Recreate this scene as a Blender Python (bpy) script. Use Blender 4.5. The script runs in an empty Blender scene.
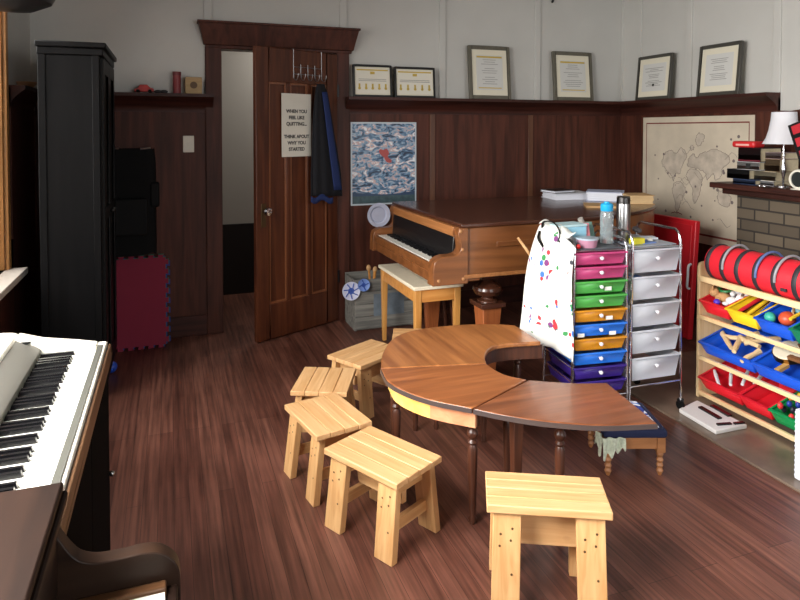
import bpy, bmesh, math, random
from mathutils import Vector, Matrix
random.seed(7)
C = bpy.context.scene.collection
PI = math.pi
R = math.radians
H = 1.45; F = 634.0; YAW = R(19.9); PITCH = R(1.5); PY = 146.6

# ------------------------------------------------------------------ camera
cd = bpy.data.cameras.new('camera'); cam = bpy.data.objects.new('camera', cd); C.objects.link(cam)
cd.sensor_width = 36; cd.lens = F/800*36; cd.shift_y = -(300-PY)/800
cd.clip_start = 0.02
cam.location = (0, 0, H); cam.rotation_euler = (PI/2-PITCH, 0, -YAW)
bpy.context.scene.camera = cam
_M = cam.rotation_euler.to_matrix()
def at(px, py, X=None, Y=None, Z=None):
    """the point of a real plane of the room (X=, Y= or Z=) that a sight line meets"""
    d = _M @ Vector(((px-400)/F, -(py-PY)/F, -1))
    o = Vector((0, 0, H))
    t = (X/d.x) if X is not None else ((Y/d.y) if Y is not None else (Z-H)/d.z)
    return o + d*t

# ------------------------------------------------------------------ materials
MATS = {}
def srgb(c):
    return tuple(((v/255)/12.92 if v/255 <= .04045 else ((v/255+.055)/1.055)**2.4) for v in c) + (1,)
def mat(name, col, rough=.5, metal=0, var=0.0, vscale=20, trans=0, alpha=1, spec=.5, bump=0, emit=None, coat=0, sub=0):
    if name in MATS: return MATS[name]
    m = bpy.data.materials.new(name); m.use_nodes = True; MATS[name] = m
    nt = m.node_tree; b = nt.nodes['Principled BSDF']
    b.inputs['Base Color'].default_value = srgb(col); b.inputs['Roughness'].default_value = rough
    b.inputs['Metallic'].default_value = metal; b.inputs['Transmission Weight'].default_value = trans
    b.inputs['Alpha'].default_value = alpha; b.inputs['Specular IOR Level'].default_value = spec
    b.inputs['Coat Weight'].default_value = coat
    tc = nt.nodes.new('ShaderNodeTexCoord'); n = nt.nodes.new('ShaderNodeTexNoise')
    n.inputs['Scale'].default_value = vscale; n.inputs['Detail'].default_value = 4
    nt.links.new(tc.outputs['Object'], n.inputs['Vector'])
    if var or bump:
        if var:
            r = nt.nodes.new('ShaderNodeValToRGB'); r.color_ramp.elements[0].position = .3; r.color_ramp.elements[1].position = .7
            c = srgb(col); r.color_ramp.elements[0].color = tuple(v*(1-var) for v in c[:3])+(1,); r.color_ramp.elements[1].color = tuple(min(1, v*(1+var*.6)) for v in c[:3])+(1,)
            nt.links.new(n.outputs['Fac'], r.inputs['Fac']); nt.links.new(r.outputs['Color'], b.inputs['Base Color'])
        if bump:
            bp = nt.nodes.new('ShaderNodeBump'); bp.inputs['Strength'].default_value = bump; bp.inputs['Distance'].default_value = .004
            nt.links.new(n.outputs['Fac'], bp.inputs['Height']); nt.links.new(bp.outputs['Normal'], b.inputs['Normal'])
    return m
def wood(name, c1, c2, axis='x', rough=.4, grain=1.0, knots=False, coat=0, spec=.5):
    if name in MATS: return MATS[name]
    m = bpy.data.materials.new(name); m.use_nodes = True; MATS[name] = m
    nt = m.node_tree; b = nt.nodes['Principled BSDF']; L = nt.links.new
    b.inputs['Roughness'].default_value = rough; b.inputs['Coat Weight'].default_value = coat; b.inputs['Specular IOR Level'].default_value = spec
    tc = nt.nodes.new('ShaderNodeTexCoord'); mp = nt.nodes.new('ShaderNodeMapping')
    s = {'x': (1.5, 22, 22), 'y': (22, 1.5, 22), 'z': (22, 22, 1.5)}[axis]
    mp.inputs['Scale'].default_value = tuple(v*grain for v in s)
    L(tc.outputs['Object'], mp.inputs['Vector'])
    n = nt.nodes.new('ShaderNodeTexNoise'); n.inputs['Scale'].default_value = 2.2; n.inputs['Detail'].default_value = 6; n.inputs['Distortion'].default_value = .6
    L(mp.outputs['Vector'], n.inputs['Vector'])
    r = nt.nodes.new('ShaderNodeValToRGB'); r.color_ramp.elements[0].position = .34; r.color_ramp.elements[1].position = .66
    r.color_ramp.elements[0].color = srgb(c1); r.color_ramp.elements[1].color = srgb(c2)
    L(n.outputs['Fac'], r.inputs['Fac']); out = r.outputs['Color']
    if knots:
        v = nt.nodes.new('ShaderNodeTexVoronoi'); v.inputs['Scale'].default_value = 7
        mp2 = nt.nodes.new('ShaderNodeMapping'); mp2.inputs['Scale'].default_value = {'x': (.6, 1.2, 1), 'y': (1.2, .6, 1), 'z': (1.2, 1.2, .6)}[axis]
        L(tc.outputs['Object'], mp2.inputs['Vector']); L(mp2.outputs['Vector'], v.inputs['Vector'])
        k = nt.nodes.new('ShaderNodeValToRGB'); k.color_ramp.elements[0].position = .05; k.color_ramp.elements[1].position = .13
        k.color_ramp.elements[0].color = (.22, .09, .03, 1); k.color_ramp.elements[1].color = (1, 1, 1, 1)
        L(v.outputs['Distance'], k.inputs['Fac'])
        mx = nt.nodes.new('ShaderNodeMix'); mx.data_type = 'RGBA'; mx.blend_type = 'MULTIPLY'; mx.inputs[0].default_value = .7
        L(out, mx.inputs[6]); L(k.outputs['Color'], mx.inputs[7]); out = mx.outputs[2]
    L(out, b.inputs['Base Color'])
    bp = nt.nodes.new('ShaderNodeBump'); bp.inputs['Strength'].default_value = .15; bp.inputs['Distance'].default_value = .002
    L(n.outputs['Fac'], bp.inputs['Height']); L(bp.outputs['Normal'], b.inputs['Normal'])
    return m

# ------------------------------------------------------------------ mesh builder
class MB:
    def __init__(s): s.b = bmesh.new()
    def _add(s, verts, faces, M=None):
        vs = [s.b.verts.new((M @ Vector(v)) if M else v) for v in verts]
        for f in faces:
            try: s.b.faces.new([vs[i] for i in f])
            except ValueError: pass
        return s
    def box(s, x0, x1, y0, y1, z0, z1, M=None):
        v = [(x0,y0,z0),(x1,y0,z0),(x1,y1,z0),(x0,y1,z0),(x0,y0,z1),(x1,y0,z1),(x1,y1,z1),(x0,y1,z1)]
        return s._add(v, [(0,3,2,1),(4,5,6,7),(0,1,5,4),(1,2,6,5),(2,3,7,6),(3,0,4,7)], M)
    def hexa(s, lo, hi):
        """lo, hi: four points each, both counter-clockwise from above"""
        return s._add(list(lo)+list(hi), [(0,3,2,1),(4,5,6,7),(0,1,5,4),(1,2,6,5),(2,3,7,6),(3,0,4,7)])
    def prism(s, pts, z0, z1, M=None):
        n = len(pts); v = [(p[0],p[1],z0) for p in pts]+[(p[0],p[1],z1) for p in pts]
        return s._add(v, [tuple(range(n))[::-1], tuple(range(n,2*n))]+[(i,(i+1)%n,n+(i+1)%n,n+i) for i in range(n)], M)
    def lathe(s, prof, n=20, M=None, caps=True):
        v=[]; f=[]
        for r,z in prof:
            for i in range(n):
                a=2*PI*i/n; v.append((r*math.cos(a), r*math.sin(a), z))
        for k in range(len(prof)-1):
            for i in range(n):
                j=(i+1)%n; f.append((k*n+i,k*n+j,(k+1)*n+j,(k+1)*n+i))
        if caps and prof[0][0]>1e-5: f.append(tuple(range(n))[::-1])
        if caps and prof[-1][0]>1e-5: f.append(tuple(range((len(prof)-1)*n,len(prof)*n)))
        return s._add(v,f,M)
    def tube(s, pts, r, n=8, closed=False, flat=1.0):
        pts=[Vector(p) for p in pts]; m=len(pts); rs = r if isinstance(r,(list,tuple)) else [r]*m
        v=[]; f=[]; up=Vector((0,0,1)); prev=None
        for k,p in enumerate(pts):
            if closed: t=(pts[(k+1)%m]-pts[k-1])
            else: t=(pts[min(k+1,m-1)]-pts[max(k-1,0)])
            t.normalize()
            if prev is None:
                a = up if abs(t.z)<.9 else Vector((1,0,0)); u=t.cross(a).normalized()
            else: u=(prev-t*prev.dot(t)).normalized()
            prev=u; w=t.cross(u)
            for i in range(n):
                g=2*PI*i/n; v.append(p+u*math.cos(g)*rs[k]+w*math.sin(g)*rs[k]*flat)
        for k in range(m if closed else m-1):
            k2=(k+1)%m
            for i in range(n):
                j=(i+1)%n; f.append((k*n+i,k*n+j,k2*n+j,k2*n+i))
        if not closed: f.append(tuple(range(n))[::-1]); f.append(tuple(range((m-1)*n,m*n)))
        return s._add(v,f)
    def ball(s, c, r, sz=(1,1,1), n=14):
        prof=[(math.sin(PI*k/n)*r, -math.cos(PI*k/n)*r) for k in range(n+1)]
        prof[0]=(1e-6,-r); prof[-1]=(1e-6,r)
        return s.lathe(prof, 2*n, Matrix.Translation(c)@Matrix.Diagonal((sz[0],sz[1],sz[2],1)))
    def grid(s, fn, nu, nv):
        v=[fn(i/nu,j/nv) for j in range(nv+1) for i in range(nu+1)]
        f=[(j*(nu+1)+i,j*(nu+1)+i+1,(j+1)*(nu+1)+i+1,(j+1)*(nu+1)+i) for j in range(nv) for i in range(nu)]
        return s._add(v,f)
    def obj(s, name, m, parent=None, world=False, bevel=0, solid=0, seg=2, ang=35):
        b=s.b
        bmesh.ops.remove_doubles(b, verts=b.verts, dist=1e-6)
        if world and parent is not None:
            r=parent
            while r.parent: r=r.parent
            Mi=(Matrix.Translation(r.location)@r.rotation_euler.to_matrix().to_4x4()).inverted()
            bmesh.ops.transform(b, matrix=Mi, verts=b.verts)
        bmesh.ops.recalc_face_normals(b, faces=b.faces)
        for f in b.faces: f.smooth=True
        for e in b.edges:
            if len(e.link_faces)==2 and e.calc_face_angle(0)>R(ang): e.smooth=False
        me=bpy.data.meshes.new(name); b.to_mesh(me); b.free()
        if m: me.materials.append(m)
        o=bpy.data.objects.new(name, me); C.objects.link(o)
        if parent is not None: o.parent=parent
        if solid:
            q=o.modifiers.new('s','SOLIDIFY'); q.thickness=solid; q.offset=0
        if bevel:
            q=o.modifiers.new('b','BEVEL'); q.width=bevel; q.segments=seg; q.limit_method='ANGLE'; q.angle_limit=R(40)
        return o
def tag(o, label, cat, group=None):
    o['label']=label; o['category']=cat
    if group: o['group']=group
    return o
def thing(name, label, cat, loc=(0,0,0), rz=0, group=None, rot=None):
    o=bpy.data.objects.new(name,None); C.objects.link(o); o.empty_display_size=.05
    o.location=loc; o.rotation_euler = rot if rot else (0,0,rz)
    return tag(o,label,cat,group)
def single(mb, name, m, label, cat, loc=None, group=None, **k):
    """one-mesh thing; if loc is given the mesh is in world space and the origin is moved to loc"""
    if loc is not None:
        bmesh.ops.translate(mb.b, verts=mb.b.verts, vec=-Vector(loc))
    o=mb.obj(name,m,**k)
    if loc is not None: o.location=loc
    return tag(o,label,cat,group)
def struct(mb, name, m, parent=None, **k):
    o=mb.obj(name,m,parent,**k)
    if parent is None: o['kind']='structure'
    return o
def lab(o,l): o['label']=l; return o
def dup(root, loc, rz, label, group=None, rot=None, sc=(1,1,1)):
    r=root.copy(); r.scale=sc; C.objects.link(r); r.location=loc; r.rotation_euler = rot if rot else (0,0,rz); r['label']=label
    if group: r['group']=group
    def rec(a,b):
        for ch in list(a.children):
            if ch in made: continue
            c=ch.copy(); made.add(c); C.objects.link(c); c.parent=b; rec(ch,c)
    made=set(); rec(root,r); return r
def Tm(x,y,z,rx=0,ry=0,rz=0):
    from mathutils import Euler
    return Matrix.Translation((x,y,z))@Euler((rx,ry,rz)).to_matrix().to_4x4()
def catmull(pts, n=6, closed=False):
    P=[Vector(p) for p in pts]; m=len(P); out=[]
    rng = range(m) if closed else range(m-1)
    for i in rng:
        p0=P[(i-1)%m] if closed or i>0 else P[i]*2-P[i+1]
        p1=P[i]; p2=P[(i+1)%m]; p3=P[(i+2)%m] if closed or i+2<m else P[i+1]*2-P[i]
        for k in range(n):
            t=k/n; out.append(.5*((2*p1)+(-p0+p2)*t+(2*p0-5*p1+4*p2-p3)*t*t+(-p0+3*p1-3*p2+p3)*t**3))
    if not closed: out.append(P[-1])
    return out
def text_mesh(name, body, size, m, parent, M, align='CENTER', lead=1.0, ext=.0003, bold=0):
    cu=bpy.data.curves.new(name,'FONT'); cu.body=body; cu.size=size; cu.align_x=align; cu.extrude=ext; cu.space_line=lead; cu.offset=bold
    o=bpy.data.objects.new(name,cu); C.objects.link(o)
    me=bpy.data.meshes.new_from_object(o.evaluated_get(bpy.context.evaluated_depsgraph_get()))
    bpy.data.objects.remove(o); bpy.data.curves.remove(cu)
    me.transform(M); me.materials.clear(); me.materials.append(m)
    t=bpy.data.objects.new(name,me); C.objects.link(t); t.parent=parent
    return t

# palette
white_wall = mat('wall_paint',(198,197,192),.7,var=.04,vscale=3)
wains = wood('wainscot_wood',(60,32,24),(88,48,36),'z',.5,.5,spec=.25)
wains_h = wood('rail_wood',(48,24,19),(72,37,29),'x',.45,.5,spec=.3)
wains_y = wood('rail_wood_along',(48,24,19),(72,37,29),'y',.45,.5,spec=.3)
batten_l = wood('batten_wood',(84,50,34),(104,66,44),'z',.4,.5)
pine = wood('pine',(204,156,104),(222,180,130),'x',.45,1.0,knots=True)
pine_z = wood('pine_upright',(202,152,98),(220,176,122),'z',.45,1.0,knots=True)
pine_y = wood('pine_across',(202,152,98),(220,176,122),'y',.45,1.0)
walnut = wood('table_wood',(122,70,38),(160,98,56),'x',.3,.55,coat=.15)
walnut_y = wood('table_wood_along',(132,80,44),(172,112,64),'y',.3,.55,coat=.15)
dkleg = wood('dark_leg_wood',(58,32,22),(82,46,30),'z',.35)
honey = wood('honey_wood',(196,130,60),(214,152,80),'x',.4,.6)
pianow = wood('piano_wood',(104,62,32),(136,84,46),'x',.36,.4,coat=.1)
pianod = wood('piano_dark_wood',(62,34,24),(80,46,32),'x',.25,.4,coat=.2)
black = mat('black_paint',(16,16,18),.35); blackm = mat('black_matte',(11,11,12),.8,spec=.2)
chrome = mat('chrome',(200,200,205),.18,1); steel = mat('brushed_steel',(170,170,170),.28,1)
ivory = mat('ivory_keys',(240,238,228),.25); ebony = mat('ebony_keys',(14,14,16),.25)
cream = mat('cream_plastic',(232,228,214),.4)
paper = mat('paper',(226,222,210),.8,var=.05,vscale=8)
ink = mat('ink',(30,28,28),.8)
brass = mat('brass',(170,130,70),.3,1)
birch = wood('birch_ply',(222,190,140),(236,208,162),'z',.45,.7)
birch_y = wood('birch_rail',(222,190,140),(236,208,162),'y',.45,.7)

# ------------------------------------------------------------------ room shell
XL,XR,YB,YF,ZC = -.85,3.83,4.70,-2.4,2.75
def floor_mat():
    m=bpy.data.materials.new('floor_planks'); m.use_nodes=True; nt=m.node_tree; b=nt.nodes['Principled BSDF']; L=nt.links.new
    g=nt.nodes.new('ShaderNodeNewGeometry'); sp=nt.nodes.new('ShaderNodeSeparateXYZ'); cb=nt.nodes.new('ShaderNodeCombineXYZ')
    L(g.outputs['Position'],sp.inputs[0]); L(sp.outputs[1],cb.inputs[0]); L(sp.outputs[0],cb.inputs[1])
    br=nt.nodes.new('ShaderNodeTexBrick'); br.inputs['Scale'].default_value=1; br.inputs['Brick Width'].default_value=1.6; br.inputs['Row Height'].default_value=.057
    br.inputs['Mortar Size'].default_value=.0011; br.inputs['Mortar Smooth'].default_value=.6; br.offset=.37; br.offset_frequency=3
    br.inputs['Color1'].default_value=srgb((102,62,50)); br.inputs['Color2'].default_value=srgb((128,84,69)); br.inputs['Mortar'].default_value=srgb((52,28,22))
    L(cb.outputs[0],br.inputs['Vector'])
    mp=nt.nodes.new('ShaderNodeMapping'); mp.inputs['Scale'].default_value=(38,1.3,1); L(g.outputs['Position'],mp.inputs[0])
    n=nt.nodes.new('ShaderNodeTexNoise'); n.inputs['Scale'].default_value=1.6; n.inputs['Detail'].default_value=7; L(mp.outputs[0],n.inputs['Vector'])
    r=nt.nodes.new('ShaderNodeValToRGB'); r.color_ramp.elements[0].position=.33; r.color_ramp.elements[0].color=(.45,.42,.42,1); r.color_ramp.elements[1].position=.68; r.color_ramp.elements[1].color=(1.15,1.15,1.15,1)
    L(n.outputs['Fac'],r.inputs[0])
    n2=nt.nodes.new('ShaderNodeTexNoise'); n2.inputs['Scale'].default_value=2.0; n2.inputs['Detail'].default_value=5; L(g.outputs['Position'],n2.inputs['Vector'])
    r2=nt.nodes.new('ShaderNodeValToRGB'); r2.color_ramp.elements[0].position=.35; r2.color_ramp.elements[0].color=(.72,.7,.7,1); r2.color_ramp.elements[1].position=.65; r2.color_ramp.elements[1].color=(1.1,1.1,1.1,1)
    L(n2.outputs['Fac'],r2.inputs[0])
    m1=nt.nodes.new('ShaderNodeMix'); m1.data_type='RGBA'; m1.blend_type='MULTIPLY'; m1.inputs[0].default_value=1; L(br.outputs['Color'],m1.inputs[6]); L(r.outputs[0],m1.inputs[7])
    m2=nt.nodes.new('ShaderNodeMix'); m2.data_type='RGBA'; m2.blend_type='MULTIPLY'; m2.inputs[0].default_value=1; L(m1.outputs[2],m2.inputs[6]); L(r2.outputs[0],m2.inputs[7])
    L(m2.outputs[2],b.inputs['Base Color'])
    mr=nt.nodes.new('ShaderNodeMapRange'); mr.inputs['To Min'].default_value=.33; mr.inputs['To Max'].default_value=.55; L(n2.outputs['Fac'],mr.inputs[0]); L(mr.outputs[0],b.inputs['Roughness'])
    bp=nt.nodes.new('ShaderNodeBump'); bp.inputs['Strength'].default_value=.25; bp.inputs['Distance'].default_value=.002; L(n.outputs['Fac'],bp.inputs['Height']); L(bp.outputs[0],b.inputs['Normal'])
    return m
struct(MB().box(XL-.3,XR+.3,YF-.1,6.3,-.1,0),'floor',floor_mat())
struct(MB().box(XL-.15,XR+.15,YF-.1,YB+.12,ZC,ZC+.1),'ceiling',mat('ceiling_paint',(150,146,140),.8))

DX0, DX1, DZ = .345, 1.18, 2.03      # doorway
wb=MB(); wb.box(XL-.15,DX0,YB,YB+.12,0,ZC); wb.box(DX1,XR+.15,YB,YB+.12,0,ZC); wb.box(DX0,DX1,YB,YB+.12,DZ,ZC)
struct(wb,'wall_back',white_wall)
struct(MB().box(XR,XR+.15,YF-.1,YB,0,ZC),'wall_right',white_wall)
# left wall with two window openings
W1=(2.35,3.95,.69,2.25); W2=(.35,1.95,1.0,2.25); W3=(-1.9,-.35,.69,2.25)
wl=MB()
ys=[YF-.1]+[v for w in (W3,W2,W1) for v in w[:2]]+[YB+.12]
for i in range(0,len(ys),2): wl.box(XL-.15,XL,ys[i],ys[i+1],0,ZC)
for w in (W1,W2,W3):
    wl.box(XL-.15,XL,w[0],w[1],0,w[2]); wl.box(XL-.15,XL,w[0],w[1],w[3],ZC)
struct(wl,'wall_left',white_wall)
WF=(.9,3.4,.8,2.3)  # front window out of view, put in for fill light
wf=MB(); wf.box(XL,WF[0],YF-.1,YF,0,ZC); wf.box(WF[1],XR,YF-.1,YF,0,ZC); wf.box(WF[0],WF[1],YF-.1,YF,0,WF[2]); wf.box(WF[0],WF[1],YF-.1,YF,WF[3],ZC)
struct(wf,'wall_front',white_wall)
# hallway behind the door
hallup = mat('hall_paint',(190,184,176),.7); halldk = mat('hall_dado',(34,28,27),.6)
struct(MB().box(-.9,2.6,5.75,5.85,.62,ZC),'wall_hall_upper',hallup)
struct(MB().box(-.9,2.6,5.73,5.85,0,.62),'wall_hall_lower',halldk)
hs=MB(); hs.box(-1.0,-.9,YB+.12,5.85,0,ZC); hs.box(2.6,2.7,YB+.12,5.85,0,ZC); struct(hs,'wall_hall_ends',hallup)
struct(MB().box(-1.0,2.7,YB+.12,5.85,ZC-.05,ZC+.1),'ceiling_hall',white_wall)

# windows
glassm = bpy.data.materials.new('window_glass'); glassm.use_nodes=True
_n=glassm.node_tree; _n.nodes.remove(_n.nodes['Principled BSDF']); _t=_n.nodes.new('ShaderNodeBsdfTransparent'); _g=_n.nodes.new('ShaderNodeBsdfGlossy'); _g.inputs['Roughness'].default_value=.02
_x=_n.nodes.new('ShaderNodeMixShader'); _x.inputs[0].default_value=.05; _n.links.new(_t.outputs[0],_x.inputs[1]); _n.links.new(_g.outputs[0],_x.inputs[2]); _n.links.new(_x.outputs[0],_n.nodes['Material Output'].inputs[0])
winw = wood('window_wood',(176,120,66),(198,142,84),'z',.4,.6)
sillm = mat('white_sill',(226,216,204),.4,var=.04)
def side_window(n,w):
    y0,y1,z0,z1=w
    fr=MB(); x0,x1=XL-.12,XL-.06
    fr.box(x0,x1,y0,y0+.05,z0,z1); fr.box(x0,x1,y1-.05,y1,z0,z1); fr.box(x0,x1,y0+.05,y1-.05,z0,z0+.05); fr.box(x0,x1,y0+.05,y1-.05,z1-.05,z1); fr.box(x0,x1,y0+.05,y1-.05,(z0+z1)/2-.02,(z0+z1)/2+.02)
    o=struct(fr,'window_%d'%n,winw)
    MB().box(XL-.095,XL-.09,y0+.05,y1-.05,z0+.05,z1-.05).obj('window_pane',glassm,o)
    cs=MB(); cs.box(XL,XL+.02,y1,y1+.05,z0-.02,z1+.1); cs.box(XL,XL+.02,y0-.09,y0,z0-.02,z1+.1); cs.box(XL,XL+.02,y0,y1,z1,z1+.1)
    cs.box(XL-.15,XL,y1-.015,y1,z0,z1); cs.box(XL-.15,XL,y0,y0+.015,z0,z1)
    cs.obj('window_casing',winw,o,bevel=.003)
    MB().box(XL-.06,XL+.10,y0-.06,y1+.05,z0-.035,z0).obj('window_sill',sillm,o,bevel=.004)
side_window(1,W1); side_window(2,W2); side_window(3,W3)
fr=MB(); y0,y1=YF-.07,YF-.02
for xa in (WF[0],(WF[0]+WF[1])/2-.03,WF[1]-.06): fr.box(xa,xa+.06,y0,y1,WF[2],WF[3])
fr.box(WF[0]+.06,WF[1]-.06,y0,y1,WF[2],WF[2]+.06); fr.box(WF[0]+.06,WF[1]-.06,y0,y1,WF[3]-.06,WF[3])
o=struct(fr,'window_4',winw); MB().box(WF[0]+.05,WF[1]-.05,YF-.05,YF-.045,WF[2]+.05,WF[3]-.05).obj('window_pane',glassm,o)

# wainscot, rails, battens
RZ=1.685
w=MB(); w.box(XL,DX0-.11,YB-.02,YB,0,RZ); struct(w,'trim_1',wains)
w=MB(); w.box(DX1+.10,XR,YB-.02,YB,0,RZ); struct(w,'trim_2',wains)
MAPX=XR-.02
w=MB(); w.box(MAPX,XR,3.12,YB-.02,0,RZ-.02); struct(w,'trim_3',wains)
w=MB()
for (a,b) in ((-.6,W2[0]-.09),(W2[1]+.09,W1[0]-.09),(W1[1]+.09,YB-.02)): w.box(XL,XL+.02,a,b,0,RZ)
w.box(XL,XL+.02,W1[0]-.09,W1[1]+.09,0,W1[2]-.04); w.box(XL,XL+.02,W2[0]-.09,W2[1]+.09,0,W2[2]-.04); struct(w,'trim_4',wains)
def crown(mb,p0,p1,nrm,zt,s=1.0):
    """plate rail: shelf plus cove below, from p0 to p1; nrm points into the room"""
    prof=[(0,0),(.13*s,0),(.13*s,-.022),(.115*s,-.03),(.09*s,-.045),(.06*s,-.065),(.04*s,-.085),(.03*s,-.10),(.03*s,-.125),(0,-.125)]
    n=len(prof); v=[]
    for p in (p0,p1):
        for (a,z) in prof: v.append((p[0]+nrm[0]*a,p[1]+nrm[1]*a,zt+z))
    mb._add(v,[tuple(range(n)),tuple(range(n,2*n))]+[(i,(i+1)%n,n+(i+1)%n,n+i) for i in range(n)])
    return mb
RT=1.70
struct(crown(MB(),(XL,YB),(DX0-.06,YB),(0,-1),RT),'trim_5',wains_h)
struct(crown(MB(),(DX1+.07,YB),(XR,YB),(0,-1),RT),'trim_6',wains_h)
struct(crown(MB(),(XR,3.12),(XR,YB-.0),(-1,0),RT),'trim_7',wains_y)
struct(crown(MB(),(XL,W1[1]+.09),(XL,YB),(1,0),RT,.7),'trim_8',wains_y)
# wainscot stiles on the back wall
st=MB()
for px in (432,530):
    x=at(px,150,Y=YB-.02).x; st.box(x-.022,x+.022,YB-.032,YB-.02,.15,RZ-.11)
struct(st,'trim_9',batten_l,bevel=.002)
# painted battens above
bt=MB()
for px in (208,343,442,537,624):
    x=at(px,50,Y=YB).x; bt.box(x-.028,x+.028,YB-.014,YB,RT,ZC)
for px in (640,690,778):
    y=at(px,50,X=XR).y; bt.box(XR-.014,XR,y-.028,y+.028,RT,ZC)
struct(bt,'trim_10',white_wall,bevel=.003)
bb=MB(); bb.box(XL,DX0-.11,YB-.04,YB-.02,0,.14); bb.box(DX1+.10,XR,YB-.04,YB-.02,0,.14); struct(bb,'baseboard_back',wains_h,bevel=.004)
struct(MB().box(MAPX-.02,MAPX,3.2,YB-.04,0,.14),'baseboard_right',wains_y,bevel=.004)
# door casing
dc=MB(); dc.box(DX0-.11,DX0,YB-.035,YB,0,DZ); dc.box(DX1,DX1+.10,YB-.035,YB,0,DZ); dc.box(DX0-.11,DX1+.12,YB-.035,YB,DZ,DZ+.02)
dc.box(DX0-.02,DX0,YB,YB+.12,0,DZ); dc.box(DX1,DX1+.02,YB,YB+.12,0,DZ); dc.box(DX0,DX1,YB,YB+.12,DZ,DZ+.02)
dc.hexa([(DX0-.12,YB-.05,DZ+.02),(DX1+.13,YB-.05,DZ+.02),(DX1+.13,YB,DZ+.02),(DX0-.12,YB,DZ+.02)],[(DX0-.155,YB-.10,DZ+.165),(DX1+.16,YB-.10,DZ+.165),(DX1+.16,YB,DZ+.165),(DX0-.155,YB,DZ+.165)])
dc.box(DX0-.165,DX1+.17,YB-.11,YB,DZ+.165,DZ+.182)
struct(dc,'trim_11',wains,bevel=.003)

# door (opened into the room), local x runs from the hinge to the free edge
DW=.72; free=Vector((.528,4.34)); hinge=Vector((DX1-.005,YB-.036)); dv=(free-hinge).normalized(); dang=math.atan2(dv.y,dv.x)
doorw = wood('door_wood',(70,35,22),(98,53,32),'z',.4,.5,spec=.35); 
door=MB()
DT=.036; top=2.015
xs=[0,.105,.26,.31,.455,.50,.645,DW]
# stiles and rails; local +y faces the room? (rotation maps -x world-ish), room side is +y local
door.box(0,.105,-DT/2,DT/2,.01,top); door.box(.25,.285,-DT/2,DT/2,.25,1.78); door.box(.435,.47,-DT/2,DT/2,.25,1.78); door.box(.615,DW,-DT/2,DT/2,.01,top)
door.box(.105,.615,-DT/2,DT/2,.01,.25); door.box(.105,.615,-DT/2,DT/2,1.78,top); door.box(.105,.615,-.006,.006,.25,1.78)
do=struct(door,'door_1',doorw,bevel=.005); do.location=(hinge.x,hinge.y,0); do.rotation_euler=(0,0,dang)
SG = 1  # local +y side that faces the camera
if (Matrix.Rotation(dang,3,'Z')@Vector((0,1,0))).y > 0: SG=-1
mo=MB()
for (a,b) in ((.105,.25),(.285,.435),(.47,.615)):
    for (q0,q1,w0,w1) in ((a,b,.25,.265),(a,b,1.765,1.78)): mo.box(q0,q1,SG*.006,SG*.015,w0,w1)
    mo.box(a,a+.012,SG*.006,SG*.015,.265,1.765); mo.box(b-.012,b,SG*.006,SG*.015,.265,1.765)
mo.obj('door_moulding',wood('door_bead_highlight',(116,68,42),(136,84,54),'z',.3,.5),do,bevel=.002)  # lighter wood tone paints the highlight along the panel edges
kb=MB(); kb.lathe([(.001,0),(.012,0),(.011,.025),(.018,.035),(.027,.045),(.03,.058),(.024,.07),(.001,.074)],20,Tm(DW-.055,SG*DT/2,.90,-SG*PI/2))
lab(kb.obj('door_knob',chrome,do),'round metal door knob')
MB().box(DW-.075,DW-.035,SG*(DT/2),SG*(DT/2+.004),.79,.95).obj('lock_plate',mat('dull_brass',(92,74,50),.45,.8),do,bevel=.002)
hg=MB()
for z in (.3,1.7): hg.tube([(-.004,SG*.02,z),(-.004,SG*.02,z+.09)],.007)
hg.obj('hinge',black,do)
def door_pt(px,py,off):
    """point on the door plane (moved off metres into the room) in door-local coordinates"""
    n=Matrix.Rotation(dang,3,'Z')@Vector((0,SG,0)); p0=Vector((hinge.x,hinge.y,0))+n*(DT/2+off)
    d=_M@Vector(((px-400)/F,-(py-PY)/F,-1)); o=Vector((0,0,H)); t=(p0-o).dot(n)/d.dot(n)
    return o+d*t
Md=Matrix.Translation((hinge.x,hinge.y,0))@Matrix.Rotation(dang,4,'Z'); Mdi=Md.inverted()
def dl(px,py,off): return Mdi@door_pt(px,py,off)
# sign on the door
a=dl(281.5,93,.003); b=dl(311,156,.003)
sg=thing('paper_sign','white paper quote sign with black capitals hung on the open wooden door','sign',Md@Vector(((a.x+b.x)/2,a.y,(a.z+b.z)/2)),dang)
hw=abs(a.x-b.x)/2; hh=abs(a.z-b.z)/2
MB().box(-hw,hw,-.0015,.0015,-hh,hh).obj('sheet',paper,sg)
Mt=Matrix.Rotation(PI if SG==1 else 0,4,'Z')@Matrix.Rotation(PI/2,4,'X')
text_mesh('printed_text','WHEN YOU\nFEEL LIKE\nQUITTING...\n\nTHINK ABOUT\nWHY YOU\nSTARTED',.033,ink,sg,Matrix.Translation((0,SG*.0016,hh-.135))@Mt,lead=1.35,ext=.0005,bold=.0013)
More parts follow.
